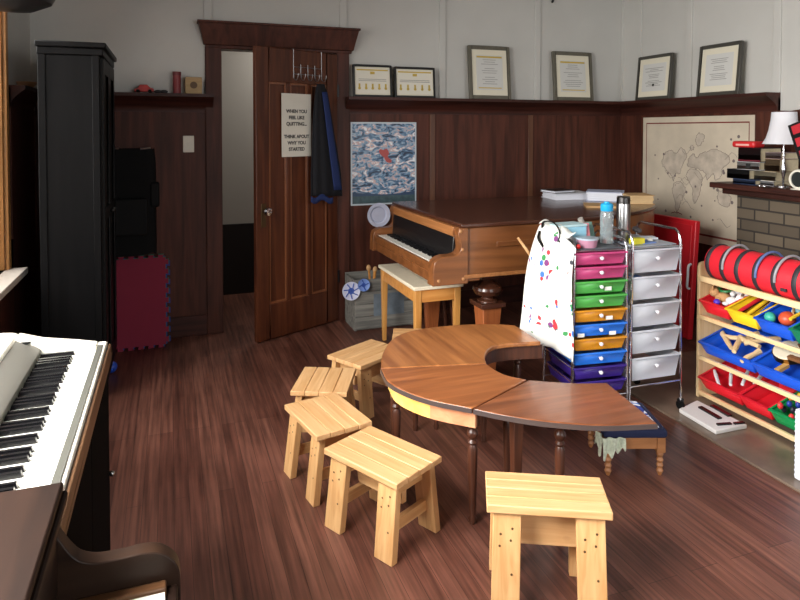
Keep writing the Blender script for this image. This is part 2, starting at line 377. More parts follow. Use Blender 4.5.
# over-door wire hooks
hk=thing('over_door_hook_rack','wire hook rack hung over the top of the open door','hook rack',Md@Vector((0,0,top)),dang)
wire=mat('grey_wire',(150,148,150),.3,.9)
def gl(px,py,off):
    v=dl(px,py,off); return (v.x,v.y,v.z-top)
x1=gl(294,60,.012)[0]; x2=gl(322,60,.012)[0]; yy=SG*(DT/2+.006)
for xx in (x1,x2):
    MB().tube([(xx,-SG*(DT/2+.004),-.05),(xx,-SG*(DT/2+.004),.005),(xx,yy,.005),(xx,yy,-.20)],.0028,8).obj('strap',wire,hk)
MB().tube([(x1,yy,-.17),(x2,yy,-.17)],.0028).tube([(x1,yy,-.12),(x2,yy,-.12)],.0028).obj('crossbar',wire,hk)
for i in range(5):
    xx=x1+(x2-x1)*i/4; MB().tube(catmull([(xx,yy,-.10),(xx,yy+SG*.004,-.19),(xx,yy+SG*.03,-.215),(xx,yy+SG*.05,-.195),(xx,yy+SG*.055,-.17)],4),.003).obj('hook',wire,hk)
# coat
navy=mat('navy_cloth',(9,11,20),.85,var=.2,vscale=30,bump=.3); navyb=mat('blue_lining',(24,42,92),.8)
def gcoat(px,py,off): return door_pt(px,py,off)
top0=door_pt(320,86,.05)
rows=[(84,317,324),(95,315,328),(120,313,332),(150,312,337),(175,311,341),(196,311,342)]
def coatf(u,v):
    k=v*(len(rows)-1); i=min(int(k),len(rows)-2); t=k-i
    y=rows[i][0]*(1-t)+rows[i+1][0]*t; l=rows[i][1]*(1-t)+rows[i+1][1]*t; r=rows[i][2]*(1-t)+rows[i+1][2]*t
    a=2*PI*u; cx=(l+r)/2+(r-l)/2*math.cos(a); off=.055+.032*math.sin(a)*min(1,.4+v)+.006*math.sin(9*a)*v
    return door_pt(cx,y,off)
cb=MB().grid(coatf,48,24)
ct=thing('hanging_coat','dark navy coat hanging from the hook rack on the open door','coat',top0,0)
cb.obj('coat_body',navy,ct,world=True,solid=.004)
def hemf(u,v):
    y=196+v*6; return door_pt(311+u*22,y+2*math.sin(u*9),.09)
MB().grid(hemf,16,2).obj('hem',navyb,ct,world=True,solid=.004)
def linf(u,v):
    y=92+v*98; l=322+v*12; return door_pt(l+u*(5+v*3),y,.092+.004*math.sin(u*PI))
lab(MB().grid(linf,6,16).obj('lining',navyb,ct,world=True,solid=.003),'blue lining edge')

# light switch & outlet-like plate
a=at(183,136,Y=YB-.02); b=at(194,152,Y=YB-.02)
ls=thing('light_switch','cream light switch plate on the dark panelling left of the doorway','light switch',((a.x+b.x)/2,YB-.02,(a.z+b.z)/2))
MB().box(-.037,.037,-.006,0,-.058,.058).obj('switch_plate',cream,ls,bevel=.003)
MB().box(-.006,.006,-.016,-.006,-.012,.012).obj('toggle',cream,ls,bevel=.002)

# ------------------------------------------------------------------ wardrobe
wx0,wx1,wy0,wy1,wz=-.645,-.335,3.74,4.45,1.915
wd=thing('wardrobe','tall black wooden wardrobe with a cornice standing in the left corner','wardrobe',((wx0+wx1)/2,(wy0+wy1)/2,0))
blk=wood('black_stained_wood',(9,9,10),(16,15,16),'z',.5,.6,spec=.2)
m=MB(); m.box(wx0,wx1-.02,wy0,wy1,.0,wz-.07); m.obj('body',blk,wd,world=True,bevel=.003)
m=MB(); m.box(wx0+.0,wx0+.035,wy0-.006,wy0,.0,wz-.07); m.box(wx1-.055,wx1-.02,wy0-.006,wy0,0,wz-.07); m.obj('side_stile',blk,wd,world=True,bevel=.002)
m=MB(); m.box(wx0-.005,wx1+.0,wy0-.008,wy1+.005,wz-.07,wz-.03); m.box(wx0-.012,wx1+.015,wy0-.018,wy1+.012,wz-.03,wz); m.obj('cornice',blk,wd,world=True,bevel=.006)
for k,(a,b) in enumerate(((wy0+.01,(wy0+wy1)/2-.002),((wy0+wy1)/2+.002,wy1-.01))):
    m=MB(); m.box(wx1-.02,wx1-.012,a,b,.06,wz-.08)
    for (q0,q1,z0,z1) in ((a,a+.06,.06,wz-.08),(b-.06,b,.06,wz-.08),(a+.06,b-.06,.06,.14),(a+.06,b-.06,wz-.16,wz-.08),(a+.06,b-.06,.95,1.02)): m.box(wx1-.012,wx1,q0,q1,z0,z1)
    d=m.obj('door',blk,wd,world=True,bevel=.002)
    yk=b-.03 if k==0 else a+.03
    MB().ball((wx1+.014,yk,.98),.013).obj('door_knob',black,d,world=True)

# foam puzzle mat leaning on the wall
def puzzle(w,h,n,t,M):
    pts=[]; 
    def edge(p0,p1,m):
        p0=Vector(p0); p1=Vector(p1); d=(p1-p0)/m; nr=Vector((d.y,-d.x)).normalized()*t
        for i in range(m):
            a=p0+d*i
            pts.extend([a, a+d*.28, a+d*.20+nr, a+d*.80+nr, a+d*.72])
    edge((-w/2,0),(w/2,0),n); edge((w/2,0),(w/2,h),n); edge((w/2,h),(-w/2,h),n); edge((-w/2,h),(-w/2,0),n)
    return pts
mtm=mat('magenta_foam',(136,38,62),.9); mtg=mat('green_foam',(40,110,90),.9); mtb=mat('blue_foam',(50,70,150),.9)
fm=thing('foam_play_mat','dark pink foam puzzle mat with toothed green edge leaning beside the wardrobe','play mat',(-.32,4.49,.018),0,rot=(-R(13),0,0))
pts=puzzle(.56,.575,9,.018,None)
MR=Matrix.Rotation(PI/2,4,'X')
m=MB(); m.prism([(p[0],p[1]) for p in pts],-.006,.006,MR); m.obj('mat_tile',mtm,fm)
m=MB(); m.prism([(p[0],p[1]) for p in puzzle(.565,.58,9,.02,None)],-.018,-.007,MR); m.obj('mat_tile',mtg,fm)
m=MB(); m.prism([(p[0]+.006,p[1]-.0) for p in puzzle(.565,.565,9,.02,None)],-.030,-.019,MR); m.obj('mat_tile',mtb,fm)

# black bag hanging on the panelling above the mat
bg=thing('black_bag','black bag with pockets hanging on the panelling between wardrobe and doorway','bag',(-.2,4.6,.9))
m=MB()
x0,x1=-.42,at(156,160,Y=4.6).x
def bagf(u,v):
    z=.62+.70*v; a=2*PI*u; c,s=math.cos(a),math.sin(a); w=(x1-x0)/2*(1 if v<.85 else 1-(v-.85)*.35)
    sx=abs(c)**.4*(1 if c>0 else -1); sy=abs(s)**.6*(1 if s>0 else -1)
    return ((x0+x1)/2+sx*w, 4.60+sy*.06*(1-.4*v), z+.008*math.sin(5*a))
m.grid(bagf,36,16); m.prism([bagf(i/36,1)[:2] for i in range(36)],1.30,1.322); m.obj('bag_body',blackm,bg,world=True)
m=MB(); m.box(x0+.03,x1-.05,4.50,4.55,.75,1.0); m.box(x1-.04,x1+.02,4.55,4.62,.93,1.10); m.obj('pocket',mat('black_nylon',(15,15,16),.7,spec=.2),bg,world=True,bevel=.015,seg=3)
m=MB()
for px in (114,146):
    q=at(px,147,Y=4.56); m.tube([(q.x-.035,4.55,1.325),(q.x+.03,4.55,1.33)],.006)
m.obj('buckle',steel,bg,world=True)

# small things on the plate rail left of the door
def railpt(px,Y=4.63): return at(px,92,Y=Y).x
x=railpt(144); rc=thing('toy_car','small red toy car on the plate rail left of the doorway','toy',(x,4.63,RT))
pts=[(-.06,.008),(-.062,.025),(-.04,.032),(-.025,.055),(.02,.057),(.04,.035),(.062,.03),(.064,.01)]
MB().prism(pts,-.022,.022,MR).obj('car_body',mat('toy_red',(190,50,46),.35),rc,bevel=.005)
for xx in (-.036,.038):
    for yy_ in (-.024,.024): MB().lathe([(.001,-.005),(.012,-.005),(.012,.005),(.001,.005)],14,Tm(xx,yy_,.012,PI/2)).obj('wheel',blackm,rc)
for k,(px,l) in enumerate(((158,'small dark pebble beside the red toy car on the rail'),(164,'small dark pebble beside the red pillar on the rail'))):
    single(MB().ball((0,0,.012),.02,(1.3,.9,.6)),'pebble',mat('dark_stone',(52,48,50),.6),l,'stone').location=(railpt(px),4.63,RT)
x=railpt(177); rb=thing('red_tube_box','narrow red upright tin standing on the plate rail','tin',(x,4.63,RT))
MB().lathe([(.026,0),(.026,.14),(.024,.142)],20).obj('tin_body',mat('dull_red',(132,52,56),.5),rb)
MB().lathe([(.028,.125),(.028,.15),(.002,.152)],20).obj('lid',mat('dull_red2',(112,42,46),.5),rb)
x=railpt(195.5); cb_=thing('wooden_clock_box','small square wooden box with a face, on the plate rail beside the door casing','box',(x-.012,4.63,RT))
MB().box(-.055,.055,-.02,.02,0,.115).obj('box_body',wood('tan_box',(158,128,84),(178,148,100),'x',.5),cb_,bevel=.003)
m=MB(); m.lathe([(.001,0),(.024,0),(.024,.003),(.001,.003)],20,Tm(0,-.02,.06,PI/2)); m.obj('dial',mat('brown_mark',(96,72,48),.6),cb_)
single(MB().lathe([(.001,0),(.03,0),(.05,.02),(.055,.035),(.05,.035),(.028,.01),(.001,.008)],20),'dish',mat('orange_dish',(200,150,110),.5),'small pale orange dish on the left wall rail near the window','dish').location=(XL+.05,4.3,RT)
# blue ball at the foot of the wardrobe
single(MB().ball((0,0,.035),.035),'ball',mat('blue_plastic',(40,80,190),.35),'small blue ball on the floor in front of the wardrobe','ball').location=(at(111,367,Z=.035).x,at(111,367,Z=.035).y,0)

# ------------------------------------------------------------------ frames on the rail
def picture(nm,label,cat,p0,p1,h,wall,framem,fw,matm,content,tilt=R(5)):
    """p0,p1: base line left to right seen from the room"""
    p0=Vector(p0); p1=Vector(p1); w=(p1-p0).length; ang=math.atan2(p1.y-p0.y,p1.x-p0.x)
    t=thing(nm,label,cat,((p0.x+p1.x)/2,(p0.y+p1.y)/2,RT+.001),0,'framed certificates on the plate rail',rot=(-tilt,0,ang))
    f=MB(); f.box(-w/2,-w/2+fw,-.012,.012,0,h); f.box(w/2-fw,w/2,-.012,.012,0,h); f.box(-w/2+fw,w/2-fw,-.012,.012,0,fw); f.box(-w/2+fw,w/2-fw,-.012,.012,h-fw,h)
    f.obj('frame',framem,t,bevel=.003)
    MB().box(-w/2+fw,w/2-fw,-.004,.008,fw,h-fw).obj('mount',matm,t)
    content(t,w,h,fw)
    return t
goldm=mat('gold_print',(196,168,70),.5); greyprint=mat('grey_print',(140,138,136),.8); greyp2=mat('pale_sheet',(206,206,202),.8)
greyfr=mat('grey_green_frame',(96,92,80),.45,var=.15); mountm=mat('cream_mount',(222,216,196),.8); blkfr=mat('black_frame',(20,18,18),.4)
def cert_wide(t,w,h,f):
    MB().box(-w/2+f+.008,w/2-f-.008,-.0055,-.004,f+.012,h-f-.012).obj('certificate',mat('cert_paper',(224,220,206),.8),t)
    m=MB()
    for i in range(5): m.lathe([(.001,0),(.011,0),(.011,.001),(.001,.001)],12,Tm(-w/2+f+.035+i*(w-2*f-.07)/4,-.0055,f+.05,PI/2)); m.box(-w/2+f+.028+i*(w-2*f-.07)/4,-w/2+f+.042+i*(w-2*f-.07)/4,-.0065,-.0055,f+.05,f+.085)
    m.box(-w/2+f+.015,w/2-f-.015,-.0065,-.0055,h-f-.028,h-f-.018); m.box(-.018,.018,-.0065,-.0055,h-f-.055,h-f-.035)
    m.obj('gold_seals',goldm,t)
    m=MB()
    for k in range(2): m.box(-w/2+f+.03,w/2-f-.03,-.006,-.0055,f+.105+k*.012,f+.109+k*.012)
    m.obj('printed_lines',greyprint,t)
def cert_tall(gold,seal=True):
    def fn(t,w,h,f):
        a,b,c,d=-w/2+f+.04,w/2-f-.04,f+.045,h-f-.045
        MB().box(a,b,-.0055,-.004,c,d).obj('certificate',greyp2,t)
        m=MB()
        n=12
        for k in range(n):
            if k in (3,7): continue
            z=d-.04-(d-c-.07)*k/n; q=random.uniform(.35,.8)*(b-a)/2
            m.box(-q,q,-.006,-.0055,z,z+.004)
        m.obj('printed_lines',greyprint,t)
        if gold:
            MB().box(a+.005,b-.005,-.0065,-.0055,d-.022,d-.008).obj('gold_band',goldm,t); MB().box(a+.015,b-.015,-.0065,-.0055,c+.012,c+.02).obj('gold_band',goldm,t)
        elif seal:
            m=MB(); m.lathe([(.001,0),(.012,0),(.012,.001),(.001,.001)],14,Tm(0,-.0055,c+.05,PI/2)); m.obj('seal',ink,t)
    return fn
def bx(px,py,Y=4.63): return at(px,py,Y=Y).x
YFm=4.615
picture('picture_frame','black framed certificate with gold seals nearest the door on the plate rail','picture',(bx(352.5,97),YFm),(bx(391.5,97),YFm),.245,0,blkfr,.016,mountm,cert_wide)
picture('picture_frame','black framed certificate with gold seals, the farther one from the door on the rail','picture',(bx(394,97),YFm),(bx(434.5,97),YFm),.238,0,blkfr,.016,mountm,cert_wide)
picture('picture_frame','grey framed certificate with gold heading on the back rail, above the grand piano','picture',(bx(468.5,100),YFm),(bx(510,100),YFm),.435,0,greyfr,.03,mountm,cert_tall(True))
picture('picture_frame','grey framed certificate on the back rail nearest the room corner','picture',(bx(553,101),YFm),(bx(592,101),YFm),.42,0,greyfr,.03,mountm,cert_tall(True))
XFm=3.73
def ry(px,py): return at(px,py,X=XFm).y
picture('picture_frame','small dark framed certificate with a black seal on the right wall rail nearest the corner','picture',(XFm,ry(636,101)),(XFm,ry(670,100)),.365,0,mat('dark_grey_frame',(66,64,58),.4),.024,mountm,cert_tall(False))
picture('picture_frame','larger dark framed text print on the right wall rail above the map','picture',(XFm,ry(697,97)),(XFm,ry(739,95)),.375,0,MATS['dark_grey_frame'],.026,mountm,cert_tall(False,False))

# ------------------------------------------------------------------ poster
def poster_mat():
    m=bpy.data.materials.new('poster_print'); m.use_nodes=True; nt=m.node_tree; b=nt.nodes['Principled BSDF']; L=nt.links.new
    b.inputs['Roughness'].default_value=.3
    tc=nt.nodes.new('ShaderNodeTexCoord'); mp=nt.nodes.new('ShaderNodeMapping'); mp.inputs['Scale'].default_value=(1,1,1.8); L(tc.outputs['Object'],mp.inputs[0])
    n=nt.nodes.new('ShaderNodeTexNoise'); n.inputs['Scale'].default_value=14; n.inputs['Detail'].default_value=5; n.inputs['Distortion'].default_value=1.5; L(mp.outputs[0],n.inputs['Vector'])
    r=nt.nodes.new('ShaderNodeValToRGB'); e=r.color_ramp.elements; e[0].position=.36; e[0].color=srgb((28,44,70)); e[1].position=.64; e[1].color=srgb((226,232,236))
    for p,c in ((.45,(80,116,150)),(.52,(150,178,200)),(.57,(196,150,140))):
        k=e.new(p); k.color=srgb(c)
    L(n.outputs['Fac'],r.inputs[0]); L(r.outputs[0],b.inputs['Base Color'])
    return m
a=at(350.5,122,Y=YB-.02); b=at(416,203,Y=YB-.02)
ps=thing('poster','blue and white poster with a red figure, taped to panelling beside the door','poster',((a.x+b.x)/2,YB-.024,(a.z+b.z)/2))
hw,hh=(b.x-a.x)/2,(a.z-b.z)/2
MB().box(-hw,hw,-.001,.001,-hh,hh).obj('sheet',mat('poster_border',(190,200,208),.35),ps)
MB().box(-hw+.012,hw-.012,-.002,-.001,-hh+.012,hh-.012).obj('artwork',poster_mat(),ps)
m=MB(); m.prism([(v.x,v.y) for v in catmull([(-.04,.055),(-.035,.08),(-.005,.075),(.02,.085),(.04,.05),(.03,.02),(.06,-.005),(.055,-.025),(.02,-.02),(.0,.015),(-.02,.03)],4,True)],.0,.001,Tm(0,-.002,.03,PI/2)); m.obj('red_figure',mat('poster_red',(168,70,66),.4),ps)
m=MB(); m.box(-hw+.012,hw-.012,-.0028,-.002,-hh+.012,-hh+.07); m.obj('ground_band',mat('poster_green',(62,84,90),.4,var=.3,vscale=30),ps)
m=MB(); m.prism([(-hw+.012,-hh+.07),(hw-.012,-hh+.07),(hw-.012,-hh+.10),(hw*.5,-hh+.085),(0,-hh+.078),(-hw*.4,-hh+.088),(-hw+.012,-hh+.10)],.0018,.0026,Matrix.Rotation(PI/2,4,'X')); m.obj('hill_band',mat('poster_blue',(44,66,96),.4),ps)

# ------------------------------------------------------------------ world map
MX=MAPX-.004
tl=at(643.5,117.5,X=MX); tr=at(755,115,X=MX); bl=at(738,251,X=MX)
zt=(tl.z+tr.z)/2; zb=bl.z; yl=tl.y; yr=tr.y
mp_=thing('wall_map','large cream world map with a thin red border on the right wall','map',(MX,(yl+yr)/2,(zt+zb)/2))
w2,h2=(yl-yr)/2,(zt-zb)/2
MapM=Matrix(((0,0,-1,0),(-1,0,0,0),(0,1,0,0),(0,0,0,1)))   # u->-Y, v->Z, w->-X
m=MB(); m.box(-w2,w2,-h2,h2,-.002,.002,MapM); m.obj('sheet',mat('map_paper',(204,192,172),.8,var=.12,vscale=5),mp_)
m=MB()
for (a,b,c,d) in ((-w2+.04,w2-.04,h2-.055,h2-.045),(-w2+.04,w2-.04,-h2+.06,-h2+.075),(-w2+.04,-w2+.046,-h2+.075,h2-.055),(w2-.046,w2-.04,-h2+.075,h2-.055)): m.box(a,b,c,d,.002,.003,MapM)
m.obj('border_line',mat('map_red',(120,48,44),.8),mp_)
conts=[ # outlines in map units (x -1..1, y -1..1)
 [(-.62,.42),(-.5,.55),(-.35,.5),(-.22,.6),(-.12,.45),(-.2,.3),(-.25,.12),(-.36,.05),(-.4,-.08),(-.46,.05),(-.58,.15),(-.66,.28)],
 [(-.36,-.1),(-.24,-.08),(-.14,-.22),(-.2,-.4),(-.28,-.62),(-.33,-.72),(-.36,-.5),(-.42,-.25)],
 [(-.08,.4),(.02,.5),(.08,.42),(.16,.5),(.3,.55),(.48,.6),(.66,.5),(.7,.36),(.58,.25),(.55,.1),(.46,.02),(.4,.14),(.3,-.0),(.24,.15),(.12,.2),(.0,.22),(-.1,.26)],
 [(-.06,.18),(.1,.18),(.2,.04),(.17,-.15),(.1,-.42),(.03,-.45),(.0,-.2),(-.08,-.05),(-.12,.08)],
 [(.52,-.2),(.64,-.15),(.74,-.28),(.7,-.44),(.56,-.42),(.5,-.32)],
 [(.05,.78),(.12,.9),(.22,.86),(.18,.7),(.1,.66)],[(-.05,.62),(.0,.66),(.03,.6),(-.02,.56)]]
random.seed(3)
m=MB(); mo=MB(); blue=MB()
for k,cn in enumerate(conts):
    pts=catmull([Vector((x*(w2-.06),y*(h2-.09),0)) for x,y in cn],6,True)
    pts=[Vector((p.x+random.uniform(-.007,.007),p.y+random.uniform(-.007,.007),0)) for p in pts]
    mo.tube([MapM@Vector((p.x,p.y,.0032)) for p in pts],.0014,6,True)
    m.prism([(p.x,p.y) for p in pts],.002,.0026,MapM)
m.obj('land_tint',mat('map_land',(192,180,164),.8,var=.25,vscale=14),mp_); mo.obj('coastline',mat('map_line',(116,104,102),.8),mp_)
m=MB()
for i in range(26):
    x=random.uniform(-.9,.9)*(w2-.06); y=random.uniform(-.9,.9)*(h2-.1); r=random.uniform(.006,.014)
    m.lathe([(.0001,0),(r,0),(r*.5,.0012),(.0001,.0012)],7,MapM@Tm(x,y,.002))
for i in range(9):
    x=random.uniform(-.8,.8)*(w2-.06); y=random.uniform(-.8,.8)*(h2-.1)
    m.tube([MapM@Vector((x+.03*k,y+.03*math.sin(k*1.3+i),.003)) for k in range(5)],.0012,5)
m.obj('map_figures',MATS['map_line'],mp_)
q=at(677,214,X=MX); m=MB()
u=-(q.y-(yl+yr)/2); v=q.z-(zt+zb)/2
m.tube([MapM@Vector((u-.055+.011*k,v+.012*math.sin(PI*k/10)+.006*(k%2),.003)) for k in range(11)],.003,5); m.obj('title_lettering',MATS['map_red'],mp_)

# ------------------------------------------------------------------ fireplace
def brick_mat():
    m=bpy.data.materials.new('brick'); m.use_nodes=True; nt=m.node_tree; b=nt.nodes['Principled BSDF']; L=nt.links.new
    g=nt.nodes.new('ShaderNodeNewGeometry'); sp=nt.nodes.new('ShaderNodeSeparateXYZ'); cb=nt.nodes.new('ShaderNodeCombineXYZ'); ad=nt.nodes.new('ShaderNodeMath')
    L(g.outputs['Position'],sp.inputs[0]); L(sp.outputs[1],ad.inputs[0]); L(sp.outputs[0],ad.inputs[1]); L(ad.outputs[0],cb.inputs[0]); L(sp.outputs[2],cb.inputs[1])
    br=nt.nodes.new('ShaderNodeTexBrick'); br.inputs['Scale'].default_value=1; br.inputs['Brick Width'].default_value=.21; br.inputs['Row Height'].default_value=.072; br.inputs['Mortar Size'].default_value=.006
    br.inputs['Color1'].default_value=srgb((104,92,76)); br.inputs['Color2'].default_value=srgb((82,72,60)); br.inputs['Mortar'].default_value=srgb((50,44,39)); L(cb.outputs[0],br.inputs['Vector'])
    L(br.outputs['Color'],b.inputs['Base Color']); b.inputs['Roughness'].default_value=.85
    bp=nt.nodes.new('ShaderNodeBump'); bp.inputs['Strength'].default_value=.6; bp.inputs['Distance'].default_value=.006; bp.invert=True; L(br.outputs['Fac'],bp.inputs['Height']); L(bp.outputs[0],b.inputs['Normal'])
    return m
brick=brick_mat(); BXf=3.55; MZ=1.10
fp=thing('fireplace','brown brick fireplace with a dark wooden mantel on the right wall','fireplace',(BXf,2.3,0))
m=MB(); m.box(BXf,XR-.02,2.72,3.20,0,MZ-.06); m.box(BXf,XR-.02,1.2,2.72,.62,MZ-.06); m.box(BXf,XR-.02,1.0,1.65,0,.62); m.box(XR-.06,XR-.02,1.65,2.72,0,.62); m.obj('brick_surround',brick,fp,world=True)
m=MB(); m.box(BXf+.03,XR-.07,1.66,2.71,.02,.61); m.obj('firebox',blackm,fp,world=True)
m=MB(); m.box(BXf-.14,XR-.02,.95,3.30,MZ-.035,MZ); m.box(BXf-.08,XR-.02,1.0,3.25,MZ-.075,MZ-.035); m.obj('mantel',wains_y,fp,world=True,bevel=.005)
m=MB(); m._add([(XR-.03,3.12,MZ),(XR-.03,1.0,MZ),(XR-.03,1.0,1.75),(XR-.03,2.35,1.66),(XR-.03,3.02,1.575),(XR-.03,3.12,1.58),
                (XR-.021,3.12,MZ),(XR-.021,1.0,MZ),(XR-.021,1.0,1.75),(XR-.021,2.35,1.66),(XR-.021,3.02,1.575),(XR-.021,3.12,1.58)],[(0,1,2,3,4,5),(11,10,9,8,7,6)]+[(i,(i+1)%6,6+(i+1)%6,6+i) for i in range(6)])
m.obj('overmantel_panel',wains,fp,world=True)
def hearth_mat():
    return mat('hearth_slate',(120,104,90),.3,var=.35,vscale=6,bump=.4)
m=MB(); m.prism([(2.34,1.0),(3.54,1.0),(3.54,3.20),(2.36,3.20)],0,.012); m.obj('hearth',hearth_mat(),fp,world=True,bevel=.003)

# lamp and books on the mantel
BX=BXf+.02
def book(pxl,pxr,y_top,y_bot,col,lb,X=3.50,dep=.17,band=None,pagecol=(214,206,188),pxe=None):
    """a book lying on the mantel, spine to the room; pxl/pxr spine ends"""
    a=at(pxl,y_bot,X=X); b=at(pxr,y_bot,X=X); 
    return a,b
lowz=MZ
stack=[ # px left, px right, thickness, colour, page colour, label, depth
 (733,755,.033,(58,76,112),'blue hardback lying at the bottom of the mantel book stack',),
 (727,749,.062,(22,22,28),'thick black hardback lying in the mantel book stack, second from the bottom'),
 (737,759,.052,(196,196,196),'white spined hardback lying in the middle of the mantel book stack'),
 (738,760,.090,(30,20,26),'thick dark hardback lying under the red object on the mantel stack'),
]
z=MZ; covers=[]
for i,(pl,pr,th,col,lb_) in enumerate(stack):
    yl_=at(pl,170,X=3.47).y; yr_=at(pr,170,X=3.47).y; yc=(yl_+yr_)/2; L_=abs(yl_-yr_)
    bk=thing('book',lb_,'book',(3.47,yc,z),0,'books stacked on the mantel')
    cv=mat('cover_%d'%i,col,.5)
    m=MB(); m.box(0,.19,-L_/2,L_/2,0,.004); m.box(0,.19,-L_/2,L_/2,th-.004,th); m.box(0,.005,-L_/2,L_/2,.004,th-.004); m.obj('cover',cv,bk,bevel=.0015)
    MB().box(.005,.182,-L_/2+.006,L_/2-.006,.004,th-.004).obj('pages',mat('page_block',(206,192,160),.85,var=.1,vscale=60),bk)
    if i==2: MB().box(-.001,0,-.02,.015,.012,th-.012).obj('spine_label',ink,bk)
    if i==3: MB().box(-.001,0,-L_/2,L_/2,.004,.012).obj('spine_band',mat('maroon',(110,30,46),.5),bk)
    z+=th
yl_=at(731,140,X=3.47).y; yr_=at(757,140,X=3.47).y
rd=thing('red_tin','red rounded tin lying on top of the mantel book stack','tin',(3.50,(yl_+yr_)/2,z))
m=MB(); m.box(-.04,.06,-.085,.085,0,.042); m.obj('tin_body',mat('bright_red',(206,40,44),.35),rd,bevel=.014,seg=4)
MB().box(-.042,-.040,-.05,.05,.012,.024).obj('pale_lettering_band',mat('pinkish',(236,180,170),.5),rd)
# second stack, cream and tan books nearer
z=MZ
for i,(pl,pr,th,col,lb_) in enumerate(((755,773,.03,(200,200,206),'thin pale book lying flat near the lamp foot'),(751,775,.06,(196,184,158),'cream book block lying beside the lamp on the mantel'),(760,779,.08,(150,124,92),'tan book lying beside the lamp, above the cream one'),(760,780,.04,(170,150,150),'dusky pink book topmost of the stack behind the lamp stem'))):
    yl_=at(pl,170,X=3.53).y; yr_=at(pr,170,X=3.53).y
    bk=thing('book',lb_,'book',(3.52,(yl_+yr_)/2-.012,z),0,'books stacked by the mantel lamp'); L_=abs(yl_-yr_)
    cv=mat('coverb_%d'%i,col,.6)
    m=MB(); m.box(0,.17,-L_/2,L_/2,0,.003); m.box(0,.17,-L_/2,L_/2,th-.003,th); m.box(0,.004,-L_/2,L_/2,.003,th-.003); m.obj('cover',cv,bk,bevel=.001)
    MB().box(.004,.165,-L_/2+.005,L_/2-.005,.003,th-.003).obj('pages',MATS['page_block'],bk)
    z+=th
q=at(783,190,X=3.55)
lp=thing('table_lamp','white shaded table lamp with a slim silver stem on the mantel','lamp',(3.55,q.y,MZ))
MB().lathe([(.001,0),(.05,0),(.05,.006),(.03,.012),(.012,.02),(.001,.022)],24).obj('base',chrome,lp)
MB().lathe([(.006,.02),(.008,.06),(.015,.09),(.017,.11),(.009,.15),(.006,.18),(.009,.2),(.005,.22),(.005,.44)],16).obj('stem',chrome,lp)
MB().lathe([(.118,.264),(.098,.30),(.083,.35),(.073,.41),(.069,.46),(.0675,.46),(.0715,.41),(.0815,.35),(.0965,.30),(.1165,.264),(.118,.264)],32,caps=False).obj('lamp_shade',mat('white_shade',(226,226,232),.8),lp)
m=MB()
for k in range(2): m.ball((.0,.012+k*.03-.02,.0125),.012)
single(m,'metal_bead_pair',chrome,'pair of small silver balls by the lamp foot on the mantel','ornament').location=(3.35,q.y-.03,MZ)
q=at(799,176,X=3.44)
fc=thing('round_clock','round cream rimmed dial standing on the mantel at the frame edge','clock',(3.45,q.y,MZ))
Mx=Tm(0,0,.062,0,-PI/2)
MB().lathe([(.045,0),(.058,0),(.06,.012),(.055,.022),(.045,.022),(.045,0)],28,Mx,caps=False).obj('rim',cream,fc)
MB().lathe([(.001,.0),(.046,.0),(.046,.014),(.001,.014)],28,Mx).obj('dial',mat('dark_dial',(40,44,44),.3),fc)
MB().box(-.02,.03,-.045,.045,0,.006).obj('stand',cream,fc,bevel=.002)
# dark red box upper right
q=at(812,190,X=3.45)
rk=thing('red_and_black_box','black box with red stripes leaning on the mantel at the frame edge','box',(3.45,q.y,MZ),0,rot=(-R(20),0,0))
MB().box(-.03,.03,-.14,0,.0,.40).obj('box_body',black,rk,bevel=.004)
for k in range(3): MB().box(-.034,-.03,-.135,-.022,.335-k*.075,.385-k*.075).obj('red_stripe',mat('bright_red2',(190,36,50),.5),rk)

# ------------------------------------------------------------------ red panel with a handle
red=mat('red_plastic',(196,30,40),.4)
rp=thing('folded_table','flat red folded panel with a white handle leaning near the right wall','folding table',(3.355,3.62,0),0,rot=(0,R(4),0))
y1=at(697,223,X=3.40).y-3.62
MB().box(-.02,.02,y1,.30,.005,.825).obj('panel',red,rp,bevel=.006)
MB().box(-.024,-.02,y1+.03,.28,.04,.79).obj('inset',mat('red_inset',(186,28,38),.45),rp,bevel=.002)
hy=at(691,285,X=3.37).y-3.62
MB().tube(catmull([(-.024,hy,.355),(-.05,hy-.005,.37),(-.058,hy-.012,.44),(-.05,hy-.005,.51),(-.024,hy,.525)],5),.008,10).obj('handle',mat('white_plastic',(222,224,226),.35),rp)

# ------------------------------------------------------------------ grand piano
gp=thing('grand_piano','brown wooden baby grand piano with closed lid, by the back wall','piano',(2.2,3.7,0))
def outl(o=0.0,x0=1.487):
    cv=catmull([(2.1,3.12-o,0),(2.45,3.14-o,0),(2.75,3.24-o,0),(3.0,3.38-o,0),(3.14+o*.7,3.52-o*.7,0),(3.2+o,3.72,0),(3.2+o,4.0,0),(3.12+o*.7,4.18+o*.7,0),(2.95,4.24+o,0)],5)
    return [(x0,3.12-o)]+[(v.x,v.y) for v in cv]+[(x0,4.24+o)]
m=MB(); m.prism(outl(),.64,.915); m.obj('case',pianow,gp,world=True,bevel=.006)
m=MB(); m.prism(outl(.015,1.478),.917,.940); m.obj('lid',pianod,gp,world=True,bevel=.007,seg=3)
m=MB(); m.box(1.325,1.487,3.16,4.20,.62,.675); m.box(1.487,1.60,3.12,4.24,.62,.64); m.obj('key_bed',pianow,gp,world=True,bevel=.004)
m=MB(); m.box(1.325,1.345,3.16,4.20,.675,.722); m.obj('key_slip',pianow,gp,world=True,bevel=.004)
